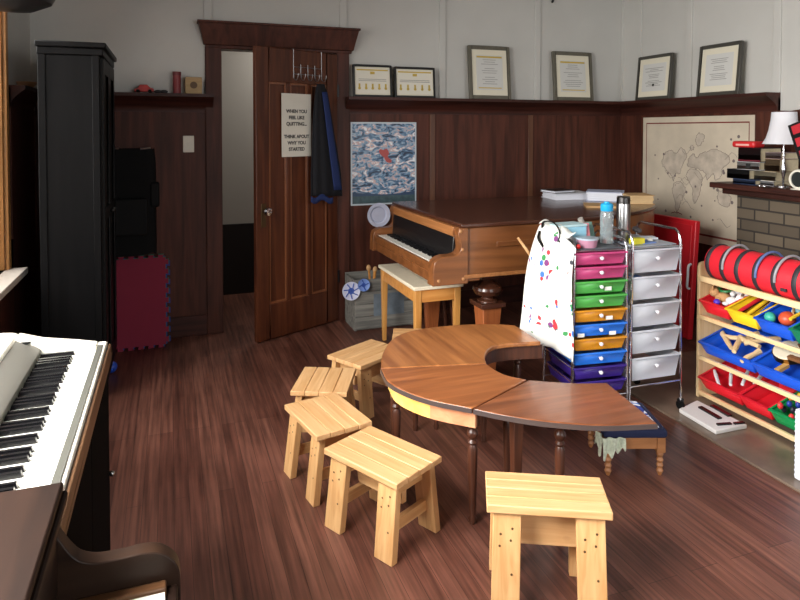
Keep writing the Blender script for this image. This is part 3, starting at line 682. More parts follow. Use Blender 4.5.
# fallboard (black inside) behind keys and wooden front of lid
m=MB(); m.box(1.462,1.487,3.18,4.18,.86,.915); m.obj('music_desk_rail',wood('rail_tan',(146,94,52),(168,112,66),'y',.4),gp,world=True,bevel=.005)
m=MB(); m.hexa([(1.452,3.18,.71),(1.487,3.18,.71),(1.487,4.18,.71),(1.452,4.18,.71)],[(1.466,3.18,.86),(1.487,3.18,.86),(1.487,4.18,.86),(1.466,4.18,.86)]); m.obj('fallboard',black,gp,world=True,bevel=.003)
# cheeks (profile in XZ)
def cheek(y0,y1):
    pr=[(0,0),(0,0),(0,0),(1.470,.917),(1.460,.88),(1.474,.84),(1.476,.80),(1.455,.775),(1.42,.768),(1.38,.768),(1.345,.758),(1.322,.738),(1.314,.70)]
    v=catmull([Vector((p[0],p[1],0)) for p in pr[3:]],4); pts=[(1.31,.612),(1.52,.612),(1.52,.917)]+[(q.x,q.y) for q in v]
    mm=MB(); n=len(pts)
    mm._add([(p[0],y0,p[1]) for p in pts]+[(p[0],y1,p[1]) for p in pts],[tuple(range(n)),tuple(range(n,2*n))[::-1]]+[(i,(i+1)%n,n+(i+1)%n,n+i) for i in range(n)])
    return mm
cheek(3.105,3.185).obj('cheek',pianow,gp,world=True,bevel=.004)
cheek(4.175,4.25).obj('cheek',pianow,gp,world=True,bevel=.004)
def keys(parent,y0,y1,x0,x1,z,n,flip=1,bx0=None,bx1=None,world=True,treble_first=True,gap=.001):
    """white and black keys along Y; x0 front, x1 back"""
    wk=(y1-y0)/n; m=MB(); k=MB()
    for i in range(n):
        a=y0+i*wk; m.box(min(x0,x1),max(x0,x1),a+gap/2,a+wk-gap/2,z-.015,z)
    pat=[1,1,0,1,1,1,0]
    for i in range(n-1):
        if pat[i%7]:
            c=y0+(i+1)*wk; k.hexa([(min(bx0,bx1),c-wk*.29,z-.002),(max(bx0,bx1),c-wk*.29,z-.002),(max(bx0,bx1),c+wk*.29,z-.002),(min(bx0,bx1),c+wk*.29,z-.002)],
                                  [(min(bx0,bx1)+.004,c-wk*.2,z+.011),(max(bx0,bx1)-.004,c-wk*.2,z+.011),(max(bx0,bx1)-.004,c+wk*.2,z+.011),(min(bx0,bx1)+.004,c+wk*.2,z+.011)])
    a=m.obj('white_keys',ivory,parent,world=world); b=k.obj('black_keys',ebony,parent,world=world)
    return a,b
keys(gp,3.20,4.16,1.347,1.455,.724,46,bx0=1.395,bx1=1.455)
m=MB(); m.box(1.7,2.2,3.112,3.12,.80,.83); m.obj('music_lid_moulding',pianow,gp,world=True,bevel=.003)
m=MB(); m.box(1.495,2.6,3.104,3.112,.64,.66); m.obj('rim_moulding',MATS['rail_tan'],gp,world=True,bevel=.002)
m=MB()
for (x,z) in ((1.345,.64),(1.49,.64),(1.486,.80),(1.475,.90)): m.ball((x,3.104,z),.010,(1,.5,1),8)
m.obj('carved_rosette',wood('light_carving',(150,104,64),(176,126,82),'x',.4),gp,world=True)
def pleg(x,y,s=1.0):
    mm=MB(); M=Matrix.Translation((x,y,0))
    mm.box(x-.07,x+.07,y-.07,y+.07,.60,.645)
    mm.lathe([(.05,.60),(.03,.585),(.045,.575),(.085,.55),(.09,.53),(.075,.505),(.04,.49),(.035,.48),(.06,.47),(.06,.46)],20,M)
    mm.box(x-.078,x+.078,y-.078,y+.078,.435,.462)
    return mm
for (x,y) in ((1.72,3.26),(1.72,4.1),(3.0,3.95)):
    l=pleg(x,y).obj('leg',pianod,gp,world=True,bevel=.003)
    s=MB(); s.hexa([(x-.035,y-.035,.04),(x+.035,y-.035,.04),(x+.035,y+.035,.04),(x-.035,y+.035,.04)],[(x-.06,y-.06,.435),(x+.06,y-.06,.435),(x+.06,y+.06,.435),(x-.06,y+.06,.435)]); s.obj('leg_shaft',wood('orange_wood',(140,76,40),(164,94,52),'z',.4),l,world=True,bevel=.004)
    s=MB(); s.lathe([(.001,0),(.022,0),(.025,.02),(.022,.045),(.001,.045)],14,Matrix.Translation((x,y,0))); s.obj('caster',brass,l,world=True)
m=MB()
for dy in (-.07,.07): m.tube([(1.68,3.68+dy,.10),(1.66,3.68+dy*.8,.35),(1.66,3.68+dy*1.3,.60)],.014)
m.box(1.60,1.72,3.58,3.78,.07,.12); m.obj('pedal_lyre',pianod,gp,world=True,bevel=.003)
for dy in (-.05,0,.05): MB().box(1.53,1.60,3.672+dy,3.688+dy,.085,.092).obj('pedal',brass,gp,world=True,bevel=.002)

# stacks of papers and books on the lid
def pstack(nm,label,cat,c,rz,items,group=None):
    pass
LZ=.941
white_paper=mat('white_paper',(214,216,224),.8); kraft=mat('kraft',(196,158,110),.7)
def slab(nm,label,cat,c,rz,w,d,h,cover,pages,z,grp='books and papers on the piano lid'):
    t=thing(nm,label,cat,(c[0],c[1],z),rz,grp)
    m=MB(); m.box(-w/2,w/2,-d/2,d/2,0,.0025); m.box(-w/2,w/2,-d/2,d/2,h-.0025,h); m.obj('cover',cover,t)
    m=MB(); random.seed(int(w*1000+z*999))
    n=max(2,int(h/.005))
    for i in range(n):
        ox,oy=random.uniform(-.006,.006),random.uniform(-.006,.006); m.box(-w/2+.008+ox,w/2-.008+ox,-d/2+.008+oy,d/2-.008+oy,.0025+(h-.005)*i/n,.0025+(h-.005)*(i+1)/n-.0004)
    m.obj('pages',pages,t)
    return t
c0=at(584,200,Z=.97); c1=at(622,200,Z=.97); c2=at(638,203,Z=.96)
slab('paper_stack','stack of loose white sheet music at the left end on the piano lid','papers',(2.78,4.02),R(-8),0.30,.24,.045,white_paper,white_paper,LZ)
slab('book','dark book lying on top of the white sheet music on the piano lid','book',(2.72,4.05),R(6),.20,.17,.018,black,white_paper,LZ+.046)
slab('book','pale lilac songbook lying in the middle on the piano tail','book',(2.98,3.83),R(-40),.26,.22,.065,mat('lilac',(176,184,210),.6),white_paper,LZ)
slab('book','thick tan edged book at the right end of the piano lid','book',(3.07,3.60),R(-20),.17,.20,.06,kraft,mat('tan_pages',(200,170,126),.8),LZ)
slab('folder','brown cardboard folder lying flat in front of the songbooks on the piano lid','folder',(2.72,3.50),R(-30),.26,.20,.012,kraft,kraft,LZ)

# plate on the wall, paper plates in the crate
platem=mat('lilac_white_plate',(206,210,232),.5)
q=at(379,215,Y=4.66)
pl=thing('paper_plate','white round plate fixed to the panelling below the poster','plate',(q.x,4.6795,q.z))
Mp=Tm(0,0,0,PI/2)
MB().lathe([(.001,0),(.06,0),(.068,.010),(.092,.016),(.094,.018),(.068,.014),(.058,.004),(.001,.004)],36,Mp).obj('plate_body',platem,pl)
MB().lathe([(.056,.0045),(.058,.006),(.060,.0045)],36,Mp,caps=False).obj('ring_line',mat('pale_blue_line',(170,182,214),.6),pl)
# crate
greyw=wood('weathered_wood',(104,104,100),(146,144,136),'x',.8,.8)
cx0,cx1,cy0,cy1=1.235,1.69,4.36,4.64
cr=thing('wooden_crate','weathered grey slatted wooden crate on the floor between door and piano','crate',((cx0+cx1)/2,(cy0+cy1)/2,0))
for z0 in (.015,.105,.195,.285):
    for (a,b,c,d) in ((cx0,cx1,cy0,cy0+.012),(cx0,cx1,cy1-.012,cy1),):
        MB().box(a,b,c,d,z0,z0+.086).obj('slat',greyw,cr,world=True,bevel=.002)
m=MB(); m.box(cx0,cx0+.018,cy0+.012,cy1-.012,.0,.36); m.box(cx1-.018,cx1,cy0+.012,cy1-.012,0,.36); m.obj('end_board',greyw,cr,world=True,bevel=.002)
m=MB(); m.box(cx0-.001,cx0,(cy0+cy1)/2-.05,(cy0+cy1)/2+.05,.24,.275); m.obj('hand_hole',blackm,cr,world=True)
m=MB(); m.box(cx0+.018,cx1-.018,cy0+.012,cy1-.012,.005,.017); m.obj('bottom',greyw,cr,world=True)
m=MB(); m.box(cx0+.14,cx1-.08,cy0-.0015,cy0,.10,.26); m.obj('faded_print',mat('faded_blue',(110,122,132),.9,var=.3,vscale=12),cr,world=True)
pb=mat('plate_blue',(120,150,214),.5)
for k,(px,py,r,lb_) in enumerate(((351,291,.066,'larger blue and white patterned paper plate poking out of the crate'),(363.5,285,.045,'smaller blue paper plate poking out of the crate'))):
    q=at(px,py,Y=4.345 if k==0 else 4.33)
    t=thing('paper_plate',lb_,'plate',(q.x,q.y,q.z),0,'blue paper plates in the crate',rot=(PI/2-.15,0,0))
    MB().lathe([(.001,0),(r*.7,0),(r,.009),(r*.98,.011),(r*.68,.003),(.001,.003)],28).obj('plate_body',pb if k else platem,t)
    m=MB()
    for j in range(7 if k==0 else 4):
        a=j*2*PI/(7 if k==0 else 4); m.tube([(.3*r*math.cos(a),.3*r*math.sin(a),.005),(.85*r*math.cos(a+.3),.85*r*math.sin(a+.3),.010)],.004,5)
    m.lathe([(.12*r,.004),(.3*r,.006),(.35*r,.004)],14); m.obj('painted_marks',mat('plate_dark_blue',(50,84,170),.5),t)
for k,(px,rx,h_) in enumerate(((370,.1,.12),(374,-.1,.16))):
    q=at(px,290,Y=4.47)
    t=thing('wooden_stick',('short thick wooden stick standing in the crate beside the plates','thin long wooden stick standing in the crate beside the plates')[k],'stick',(q.x,4.47,.018),0,'wooden sticks in the crate',rot=(0,rx,0))
    MB().tube([(0,0,0),(0,0,.34+h_*.4)],.012-.004*k,8).obj('shaft',honey,t)
    MB().ball((0,0,.35+h_*.4),.018,(1,.6,1.3),8).obj('tip',pine,t)

# piano bench
b0=at(413,290,Z=.50); b1=at(381.5,265,Z=.50); b2=at(466,290,Z=.5)
bnx0,bnx1,bny0,bny1=1.355,1.655,3.48,4.14
pbn=thing('piano_bench','honey wood piano bench with a cream top tucked under the grand piano','bench',((bnx0+bnx1)/2,(bny0+bny1)/2,0))
MB().box(bnx0-.012,bnx1+.012,bny0-.012,bny1+.012,.498,.52).obj('seat',mat('cream_paint_seat',(236,226,200),.45,var=.06),pbn,world=True,bevel=.004)
m=MB(); m.box(bnx0+.02,bnx1-.02,bny0+.006,bny0+.024,.42,.498); m.box(bnx0+.02,bnx1-.02,bny1-.024,bny1-.006,.42,.498); m.box(bnx0+.006,bnx0+.024,bny0+.02,bny1-.02,.42,.498); m.box(bnx1-.024,bnx1-.006,bny0+.02,bny1-.02,.42,.498); m.obj('apron',honey,pbn,world=True,bevel=.002)
hz=wood('honey_wood_upright',(196,136,66),(214,158,88),'z',.4,.6)
for x in (bnx0,bnx1-.042):
    for y in (bny0,bny1-.042):
        m=MB(); m.hexa([(x+.008,y+.008,0),(x+.034,y+.008,0),(x+.034,y+.034,0),(x+.008,y+.034,0)],[(x,y,.498),(x+.042,y,.498),(x+.042,y+.042,.498),(x,y+.042,.498)]); m.obj('leg',hz,pbn,world=True,bevel=.003)

# ------------------------------------------------------------------ curved table
TZ=.47
def tp(px,py): 
    v=at(px,py,Z=TZ); return Vector((v.x,v.y,0))
def seg(outer,inner,nm,lb_,material,aprons=True):
    o=catmull([tp(*p) for p in outer],8); i=catmull([tp(*p) for p in inner],8)
    poly=[(v.x,v.y) for v in o]+[(v.x,v.y) for v in reversed(i)]
    c=sum((Vector(p) for p in poly),Vector((0,0)))/len(poly)
    t=thing(nm,lb_,'table',(c.x,c.y,0),0,'curved table sections joined in a horseshoe')
    m=MB(); m.prism(poly,TZ-.020,TZ); m.obj('tabletop',material,t,world=True,bevel=.005,seg=3)
    return t,o,i
def inset(pl,cen,d): 
    return [p+(cen-p).normalized()*d for p in pl]
cen=Vector((1.42,2.36,0))
cen3=Vector((1.48,2.3,0))
def edge_band(pl,t):
    a=[p+(p-cen).normalized()*.0035 for p in pl]; b=[p-(p-cen).normalized()*.004 for p in pl]
    MB().prism([(v.x,v.y) for v in a]+[(v.x,v.y) for v in reversed(b)],TZ-.019,TZ-.003).obj('edge_band',mat('dark_edging',(70,60,58),.3),t,world=True)
def curved_apron(pl,z0,z1,th,cen):
    a=inset(pl,cen,.03); b=inset(pl,cen,.03+th); m=MB(); poly=[(v.x,v.y) for v in a]+[(v.x,v.y) for v in reversed(b)]
    m.prism(poly,z0,z1); return m
outer1=[(381,368),(383,352),(395,337),(417,329.5),(455,325),(490,324),(515,325)]
inner1=[(486.5,363),(485,356),(490,348),(505,344),(541,341.5)]
outer2=[(381,368.6),(388,381),(405,391),(432,400),(472,408)]
inner2=[(486.7,363.6),(491,367),(505,374.5),(527,379.5)]
outer3=[(473.5,408.5),(505,415),(545,421),(600,425),(657,423)]
inner3=[(528.5,379.8),(550,381.5),(580,383),(607,382.5)]
t1,o1,i1=seg(outer1,inner1,'curved_table','far curved section of the horseshoe table, lighter brown, nearest the piano',walnut_y)
t2,o2,i2=seg(outer2,inner2,'curved_table','middle section of the horseshoe table with a curved apron tinted as lit, between the two seams',walnut)
t3,o3,i3=seg(outer3,inner3,'curved_table','near right section of the horseshoe table ending in a pointed corner',wood('table_wood_dark',(104,58,34),(138,82,50),'x',.3,.55,coat=.2))
edge_band(o2,t2); edge_band(o3,t3)
curved_apron(o1,TZ-.085,TZ-.02,.018,cen).obj('apron',walnut,t1,world=True)
curved_apron(o2[:int(len(o2)*.72)],TZ-.085,TZ-.02,.018,cen).obj('apron',wood('apron_lit_yellow',(226,176,90),(240,196,112),'x',.4,.6),t2,world=True)  # window light on this apron is put into its yellow colour
curved_apron(o2[int(len(o2)*.72)-1:],TZ-.085,TZ-.02,.018,cen).obj('apron_end',wood('apron_pinkish',(190,128,92),(206,146,108),'x',.4,.6),t2,world=True)
m=MB(); ii=[p+(p-cen).normalized()*.02 for p in i1]; jj=[p+(p-cen).normalized()*.036 for p in i1]; m.prism([(v.x,v.y) for v in ii]+[(v.x,v.y) for v in reversed(jj)],TZ-.085,TZ-.02); m.obj('inner_apron',dkleg,t1,world=True)
m=MB(); ii=[p+(p-cen).normalized()*.02 for p in i2]; jj=[p+(p-cen).normalized()*.036 for p in i2]; m.prism([(v.x,v.y) for v in ii]+[(v.x,v.y) for v in reversed(jj)],TZ-.085,TZ-.02); m.obj('inner_apron',dkleg,t2,world=True)
m=MB(); a=o3[2:-2]; a=[p+(Vector((1.5,2.1,0))-p).normalized()*.12 for p in a]; b=[p+Vector((0,.016,0)) for p in a]; m.prism([(v.x,v.y) for v in a]+[(v.x,v.y) for v in reversed(b)],TZ-.07,TZ-.02); m.obj('apron',dkleg,t3,world=True)
def tleg(x,y,parent,plain=False,s=1.0):
    M=Matrix.Translation((x,y,0)); mm=MB()
    if plain:
        mm.hexa([(x-.012,y-.012,0),(x+.012,y-.012,0),(x+.012,y+.012,0),(x-.012,y+.012,0)],[(x-.02,y-.02,TZ-.02),(x+.02,y-.02,TZ-.02),(x+.02,y+.02,TZ-.02),(x-.02,y+.02,TZ-.02)])
    else:
        mm.box(x-.021*s,x+.021*s,y-.021*s,y+.021*s,TZ-.10,TZ-.02)
        pr=[(.012,TZ-.10),(.018,TZ-.105),(.012,TZ-.115),(.02,TZ-.125),(.022,TZ-.135),(.018,TZ-.148),(.012,TZ-.155),(.019,TZ-.165),(.013,TZ-.175),(.019,TZ-.19),(.018,TZ-.25),(.013,.06),(.011,.03),(.015,.02),(.012,0)]
        mm.lathe([(r*s,z) for r,z in pr[::-1]],16,M)
    return mm.obj('leg',dkleg,parent,world=True,bevel=.002 if plain else 0)
for p in (t2,): tleg(1.035,2.075,p); tleg(.872,2.455,p); tleg(1.25,2.20,p,s=.9)
for p in (t1,): tleg(1.10,2.82,p); tleg(1.20,2.80,p,s=.9); tleg(1.36,2.61,p,s=.9); tleg(1.60,2.72,p); tleg(.90,2.56,p,s=.9)
tleg(1.165,1.985,t3,True); tleg(1.33,1.955,t3)

# ------------------------------------------------------------------ pine stools
def make_stool(label):
    t=thing('wooden_stool',label,'stool',(0,0,0),0,'pine stools around the horseshoe table')
    L_,W_,Hs=.36,.245,.28
    m=MB(); n=4
    for i in range(n):
        a=-W_/2+W_*i/n; m.box(-L_/2,L_/2,a+.0007,a+W_/n-.0007,Hs-.022,Hs)
    m.obj('seat',pine,t,bevel=.003)
    for sx in (-1,1):
        for sy in (-1,1):
            # board legs, wide across x, splayed outwards
            def q(xc,yc,z): 
                w,th=.041,.014
                return [(xc-w,yc-th,z),(xc+w,yc-th,z),(xc+w,yc+th,z),(xc-w,yc+th,z)]
            mm=MB(); mm.hexa(q(sx*.128,sy*.088,-.0+0),q(sx*.112,sy*.080,Hs-.022)) if False else mm.hexa(q(sx*.126,sy*.118,0),q(sx*.120,sy*.088,Hs-.022))
            lg=mm.obj('leg',pine_z,t,bevel=.002)
            for (dx,z) in ((-.018,.20),(.016,.215),(-.02,.17),(.012,.185),(.016,.10)):
                f=1-z/(Hs-.022); s=MB(); s.lathe([(.0001,0),(.0035,0),(.0035,.0008),(.0001,.0008)],8,Tm(sx*(.120+.006*f)+dx,sy*(.1025+.03*f),z,-sy*PI/2)); s.obj('screw',mat('screw',(120,96,66),.4,.6),lg)
        m=MB(); m.box(sx*.118-.01,sx*.118+.01,-.075,.075,Hs-.085,Hs-.022); m.obj('end_apron',pine_y,t,bevel=.002)
        m=MB(); m.box(sx*.122-.010,sx*.122+.010,-.094,.094,.075,.115); m.obj('stretcher',pine_y,t,bevel=.002)
    m=MB(); m.box(-.107,.107,-.012,.012,Hs-.145,Hs-.022); m.obj('centre_rail',pine,t,bevel=.002)
    return t
s0=make_stool('pine stool alone in the foreground at the near right, seen square on'); E_=[at(*p,Z=.325) for p in ((487,471),(604,477),(609,513),(485,504))]
ec=sum(E_,Vector())/4; ex_=((E_[1]-E_[0])+(E_[2]-E_[3]))/2; ey_=((E_[1]-E_[2])+(E_[0]-E_[3]))/2
s0.location=(ec.x,ec.y,0); s0.rotation_euler=(0,0,math.atan2(ex_.y,ex_.x)); s0.scale=(ex_.length/.36,ey_.length/.245,.325/.28)
s0.name='wooden_stool'
dup(s0,(.713,2.16,0),R(-61.5),'pale sunlit pine stool in front of the dark turned table leg')
dup(s0,(.60,2.545,0),R(-78),'pine stool third from the foreground, overlapping the plank stool behind it',sc=(.92,1,1))
dup(s0,(.672,2.895,0),R(66),'pine stool with clearly seamed planks, between two other stools left of the table',sc=(.82,1.05,1))
dup(s0,(.962,3.18,0),R(29.5),'pine stool partly under the far left edge of the table',sc=(.93,1,1))
dup(s0,(1.35,3.325,0),R(-22),'pine stool almost hidden between table and piano bench, one corner showing')

# ------------------------------------------------------------------ footstool
fs=thing('footstool','small wooden footstool with turned legs and a navy top under the table corner','footstool',(1.86,2.25,0),R(-19.5))
W_,D_=.134,.142
m=MB(); m.box(-W_,W_,-D_,D_,.163,.20); m.obj('seat_cushion',mat('navy_fabric',(30,38,72),.9,bump=.3,vscale=60),fs,bevel=.014,seg=4)
def pat():
    m=bpy.data.materials.new('blue_floral'); m.use_nodes=True; nt=m.node_tree; b=nt.nodes['Principled BSDF']; b.inputs['Roughness'].default_value=.9
    tc=nt.nodes.new('ShaderNodeTexCoord'); n=nt.nodes.new('ShaderNodeTexNoise'); n.inputs['Scale'].default_value=22; n.inputs['Detail'].default_value=1.5; n.inputs['Distortion'].default_value=1.2
    r=nt.nodes.new('ShaderNodeValToRGB'); r.color_ramp.interpolation='CONSTANT'; e=r.color_ramp.elements; e[0].color=srgb((40,60,140)); e[1].position=.47; e[1].color=srgb((222,224,234)); k=e.new(.60); k.color=srgb((110,140,200))
    nt.links.new(tc.outputs['Object'],n.inputs['Vector']); nt.links.new(n.outputs['Fac'],r.inputs[0]); nt.links.new(r.outputs[0],b.inputs['Base Color']); return m
MB().box(-W_+.015,W_-.03,-D_+.02,D_-.01,.20,.206).obj('patterned_panel',pat(),fs,bevel=.003)
m=MB(); m.box(-W_+.02,W_-.02,-D_+.012,-D_+.03,.115,.163); m.box(-W_+.02,W_-.02,D_-.03,D_-.012,.115,.163); m.box(-W_+.012,-W_+.03,-D_+.02,D_-.02,.115,.163); m.box(W_-.03,W_-.012,-D_+.02,D_-.02,.115,.163); m.obj('apron',wood('stool_oak',(150,98,58),(176,120,74),'x',.45),fs,bevel=.002)
for sx in (-1,1):
    for sy in (-1,1):
        x,y=sx*(W_-.025),sy*(D_-.025); m=MB(); m.box(x-.017,x+.017,y-.017,y+.017,.10,.163)
        pr=[(.007,0)]+[(.010+.005*(k%2),.008+.0115*k) for k in range(8)]+[(.012,.10)]
        m.lathe(pr,14,Matrix.Translation((x,y,0))); m.obj('leg',MATS['stool_oak'],fs)
def clothf(u,v):
    return (-W_-.010+.095*u, -D_-.006-.007*math.sin(u*14+v*2)-.010*v, .172-(.085*(1-u*.55)+.012*math.sin(u*21))*v)
cl=thing('lace_cloth','pale green white lace cloth hanging from the front corner of the footstool','cloth',(1.86,2.25,0),R(-19.5))
m=MB(); m.grid(clothf,30,8); m.grid(lambda u,v:(-W_-.008-.006*math.sin(u*12)-.008*v,-D_-.006+.09*u,.172-(.075*(1-u*.5)+.01*math.sin(u*19))*v),24,8)
m.obj('cloth_sheet',mat('lace',(206,214,192),.9,var=.25,vscale=70,bump=.5),cl,solid=.003)

# ------------------------------------------------------------------ drawer carts
def cart(label,x0,x1,y0,depth,n,cols,ztop,zbot,grp,dh_gap,lean=.012,hh=.05,rz=0):
    t=thing('drawer_cart',label,'drawer cart',((x0+x1)/2,y0+depth/2,0.012 if x0>2 else 0),rz,grp)
    bz=t.location.z
    # local frame
    w=(x1-x0)/2; d=depth/2
    fr=lambda: MB()
    for sx in (-1,1):
        pts=[(sx*w,-d,.05),(sx*(w-lean*.5),-d,ztop*.6),(sx*(w-lean),-d,ztop+hh*.3)]+[(sx*(w-lean),-d+.05-.05*math.cos(R(a)),ztop+hh*.3+hh*.7*math.sin(R(a))) for a in (25,50,75)]+[(sx*(w-lean),d-.05+.05*math.cos(R(a)),ztop+hh*.3+hh*.7*math.sin(R(a))) for a in (75,50,25)]+[(sx*(w-lean),d,ztop+hh*.3),(sx*w,d,.05)]
        MB().tube(pts,.0065,10).obj('side_rail',chrome,t)
    dh=(ztop-zbot)/n
    for z in (zbot-.012,ztop+.004):
        for dy in (-d,d): MB().tube([(-w,dy,z),(w,dy,z)],.004).obj('crossbar',chrome,t)
    for k in range(n):
        z=ztop-dh*k-.008
        for sx in (-1,1): MB().tube([(sx*(w-.006),-d,z),(sx*(w-.006),d,z)],.003,6).obj('runner',chrome,t)
    for k in range(n):
        zt_=ztop-dh*k-.004; zb_=ztop-dh*(k+1)+dh_gap; mt_=cols[k]
        a=w-.012; b=w-.026; th=.003
        m=MB()
        # tapered open tray
        o=[(-b,-d+.012,zb_),(b,-d+.012,zb_),(b,d-.03,zb_),(-b,d-.03,zb_)]; p=[(-a,-d-.004,zt_),(a,-d-.004,zt_),(a,d-.01,zt_),(-a,d-.01,zt_)]
        m._add(o+p,[(0,3,2,1),(0,1,5,4),(1,2,6,5),(2,3,7,6),(3,0,4,7)])
        dr=m.obj('drawer',mt_,t,solid=.003)
        m=MB(); m.box(-a-.004,a+.004,-d-.011,-d-.003,zt_-.009,zt_+.001); m.obj('drawer_lip',mt_,dr,bevel=.002)
        zc=(zt_+zb_)/2+ (.012 if n<8 else .002); fy=-d-.004+.016*(zt_-zc)/(zt_-zb_)
        m=MB(); m.lathe([(.005,0),(.006,.008),(.010,.014),(.008,.019),(.001,.021)],14,Tm(0,fy-.002,zc,PI/2)); m.obj('knob',mat('knob_white',(226,226,232),.3),dr)
    # casters
    for sx in (-1,1):
        for sy in (-1,1):
            m=MB(); m.lathe([(.004,-.009),(.022,-.009),(.024,0),(.022,.009),(.004,.009)],16,Tm(sx*w,sy*d,.0242,PI/2,0,PI/2)); c_=m.obj('caster',blackm,t)
            m=MB(); m.box(sx*w-.013,sx*w+.013,sy*d-.010,sy*d+.010,.038,.056); m.obj('caster_fork',black,c_)
    return t
def plas(nm,c,a=.0,rough=.3,tr=.35):
    return mat(nm,c,rough,trans=tr)
pk=plas('pink_plastic',(226,84,146)); gn=plas('green_plastic',(96,200,92)); og=plas('orange_plastic',(244,166,36)); bu=plas('blue_plastic_dr',(44,128,240),tr=.2); pu=plas('purple_plastic',(58,36,130),tr=.15)
c1=cart('drawer cart with ten rainbow coloured drawers beside the horseshoe table',1.826,2.125,2.545,.30,10,[pk,pk,gn,gn,og,bu,og,bu,pu,pu],.862,.165,'rolling drawer carts',.006,hh=.055,rz=R(-7))
clr=mat('frosted_plastic',(236,240,248),.45,trans=.45)
c2=cart('drawer cart with five clear frosted drawers, right of the rainbow one',2.148,2.462,2.55,.34,5,[clr]*5,.845,.165,'rolling drawer carts',.014,.012,hh=.085,rz=R(-2))
# things stored in the clear drawers
for k,(col,lb_,h_) in enumerate(((( 220,90,90),'pink red papers seen inside the top clear drawer',.03),((110,150,220),'blue papers seen inside the second clear drawer',.045),((190,192,200),'grey papers seen inside the third clear drawer',.05),((200,204,210),'pale papers seen inside the fourth clear drawer',.05),((240,200,190),'white and pink items seen inside the bottom clear drawer',.04))):
    z=.845-.136*(k+1)+.012+.022; m=MB(); m.box(2.20,2.41,2.585,2.83,z,z+h_)
    single(m,'paper_stack',mat('stored_%d'%k,col,.7,var=.3,vscale=9),lb_,'papers',loc=(2.305,2.7,z))
# white labels on drawers
def label_on(px,py,lb_,w_=.036):
    q=at(px,py,Y=2.54); m=MB(); m.box(-w_/2,w_/2,-.001,.001,-.009,.009)
    o=m.obj('drawer_label',mat('label_white',(236,236,228),.6),c1)
    o.location=(q.x-c1.location.x,-.154,q.z)
for px,py in ((611,288),(612,317),(586,336),(615,332)): label_on(px,py,'')

# top trays
m=MB(); m.box(-.132,.132,-.135,.135,.868,.874); m.obj('top_tray',mat('tray_grey',(90,92,100),.4),c1,bevel=.003)
m=MB(); m.box(2.175,2.44,2.565,2.87,.862,.868); m.obj('top_tray',mat('tray_clear',(190,196,210),.35,trans=.3),c2,world=True,bevel=.003)
TZ1=.875
q=at(606.5,247,Y=2.66)
wbt=thing('water_bottle','clear water bottle with a bright blue lid on the rainbow drawer cart','bottle',(q.x,2.66,TZ1))
MB().lathe([(.001,.001),(.031,.001),(.033,.006),(.033,.06),(.031,.075),(.033,.09),(.033,.15),(.029,.165),(.026,.17),(.001,.171)],24).obj('bottle_body',mat('clear_bottle',(206,220,224),.1,trans=.75),wbt)
MB().lathe([(.029,.165),(.031,.168),(.031,.198),(.026,.203),(.015,.205),(.013,.212),(.001,.213)],24).obj('lid',mat('cyan_lid',(30,160,214),.35),wbt)
q=at(623,247,Y=2.70)
th_=thing('steel_flask','tall brushed steel flask beside the blue lidded bottle','flask',(q.x,2.70,TZ1))
MB().lathe([(.001,0),(.034,0),(.035,.004),(.035,.19),(.033,.196)],28).obj('flask_body',steel,th_)
MB().lathe([(.034,.192),(.034,.225),(.030,.23),(.001,.231)],28).obj('cap',mat('dark_steel',(90,88,88),.3,1),th_)
q=at(587,247,Y=2.61)
tb=thing('plastic_tub','round clear lidded tub with pink contents at the front of the rainbow cart','tub',(q.x,2.61,TZ1))
MB().lathe([(.001,0),(.045,0),(.052,.038),(.001,.038)],28).obj('tub_body',mat('pink_tub',(206,150,176),.3,trans=.3),tb)
MB().lathe([(.055,.038),(.056,.046),(.001,.049)],28).obj('lid',mat('tub_lid',(200,218,232),.3,trans=.3),tb)
q=at(563,240,Y=2.74)
bbx=thing('blue_box','light blue cardboard box at the back corner of the rainbow cart','box',(q.x+.03,2.75,TZ1),R(4))
MB().box(-.085,.085,-.05,.05,0,.085).obj('box_body',mat('light_blue',(150,204,226),.6),bbx,bevel=.003)
MB().box(-.088,.088,-.053,.053,.085,.097).obj('box_lid',mat('pale_teal',(186,216,222),.6),bbx,bevel=.003)
random.seed(5)
for k,(px,rz_,c_,lb_) in enumerate(((575,.3,(232,236,240),'white card leaning among craft items on the rainbow cart'),(583,-.3,(206,120,130),'pink striped card leaning against the blue box'),(590,.1,(120,160,150),'teal card standing behind the clear tub'))):
    q=at(px,240,Y=2.69+.02*k); m=MB(); m.box(-.04,.04,-.0015,.0015,0,.10)
    o=single(m,'card',mat('card_%d'%k,c_,.6,var=.2,vscale=30),lb_,'card',group='cards on the rainbow cart'); o.location=(q.x,2.69+.02*k,TZ1+.002); o.rotation_euler=(-.35,.0,rz_)
q=at(589,235,Y=2.76)
m=MB(); m.tube([(0,0,.0),(0,0,.13)],.014,12); o=single(m,'paper_tube',mat('tube_grey',(150,146,140),.6),'grey cardboard tube leaning at a tilt behind the cards','tube'); o.location=(q.x+.01,2.765,TZ1+.003); o.rotation_euler=(0,-.5,0)
q=at(577,248,Y=2.57)
single(MB().ball((0,0,.012),.012),'bead',mat('toy_red_b',(210,36,40),.3),'small red bead at the front left corner of the rainbow cart top','bead').location=(q.x+.01,2.575,TZ1)
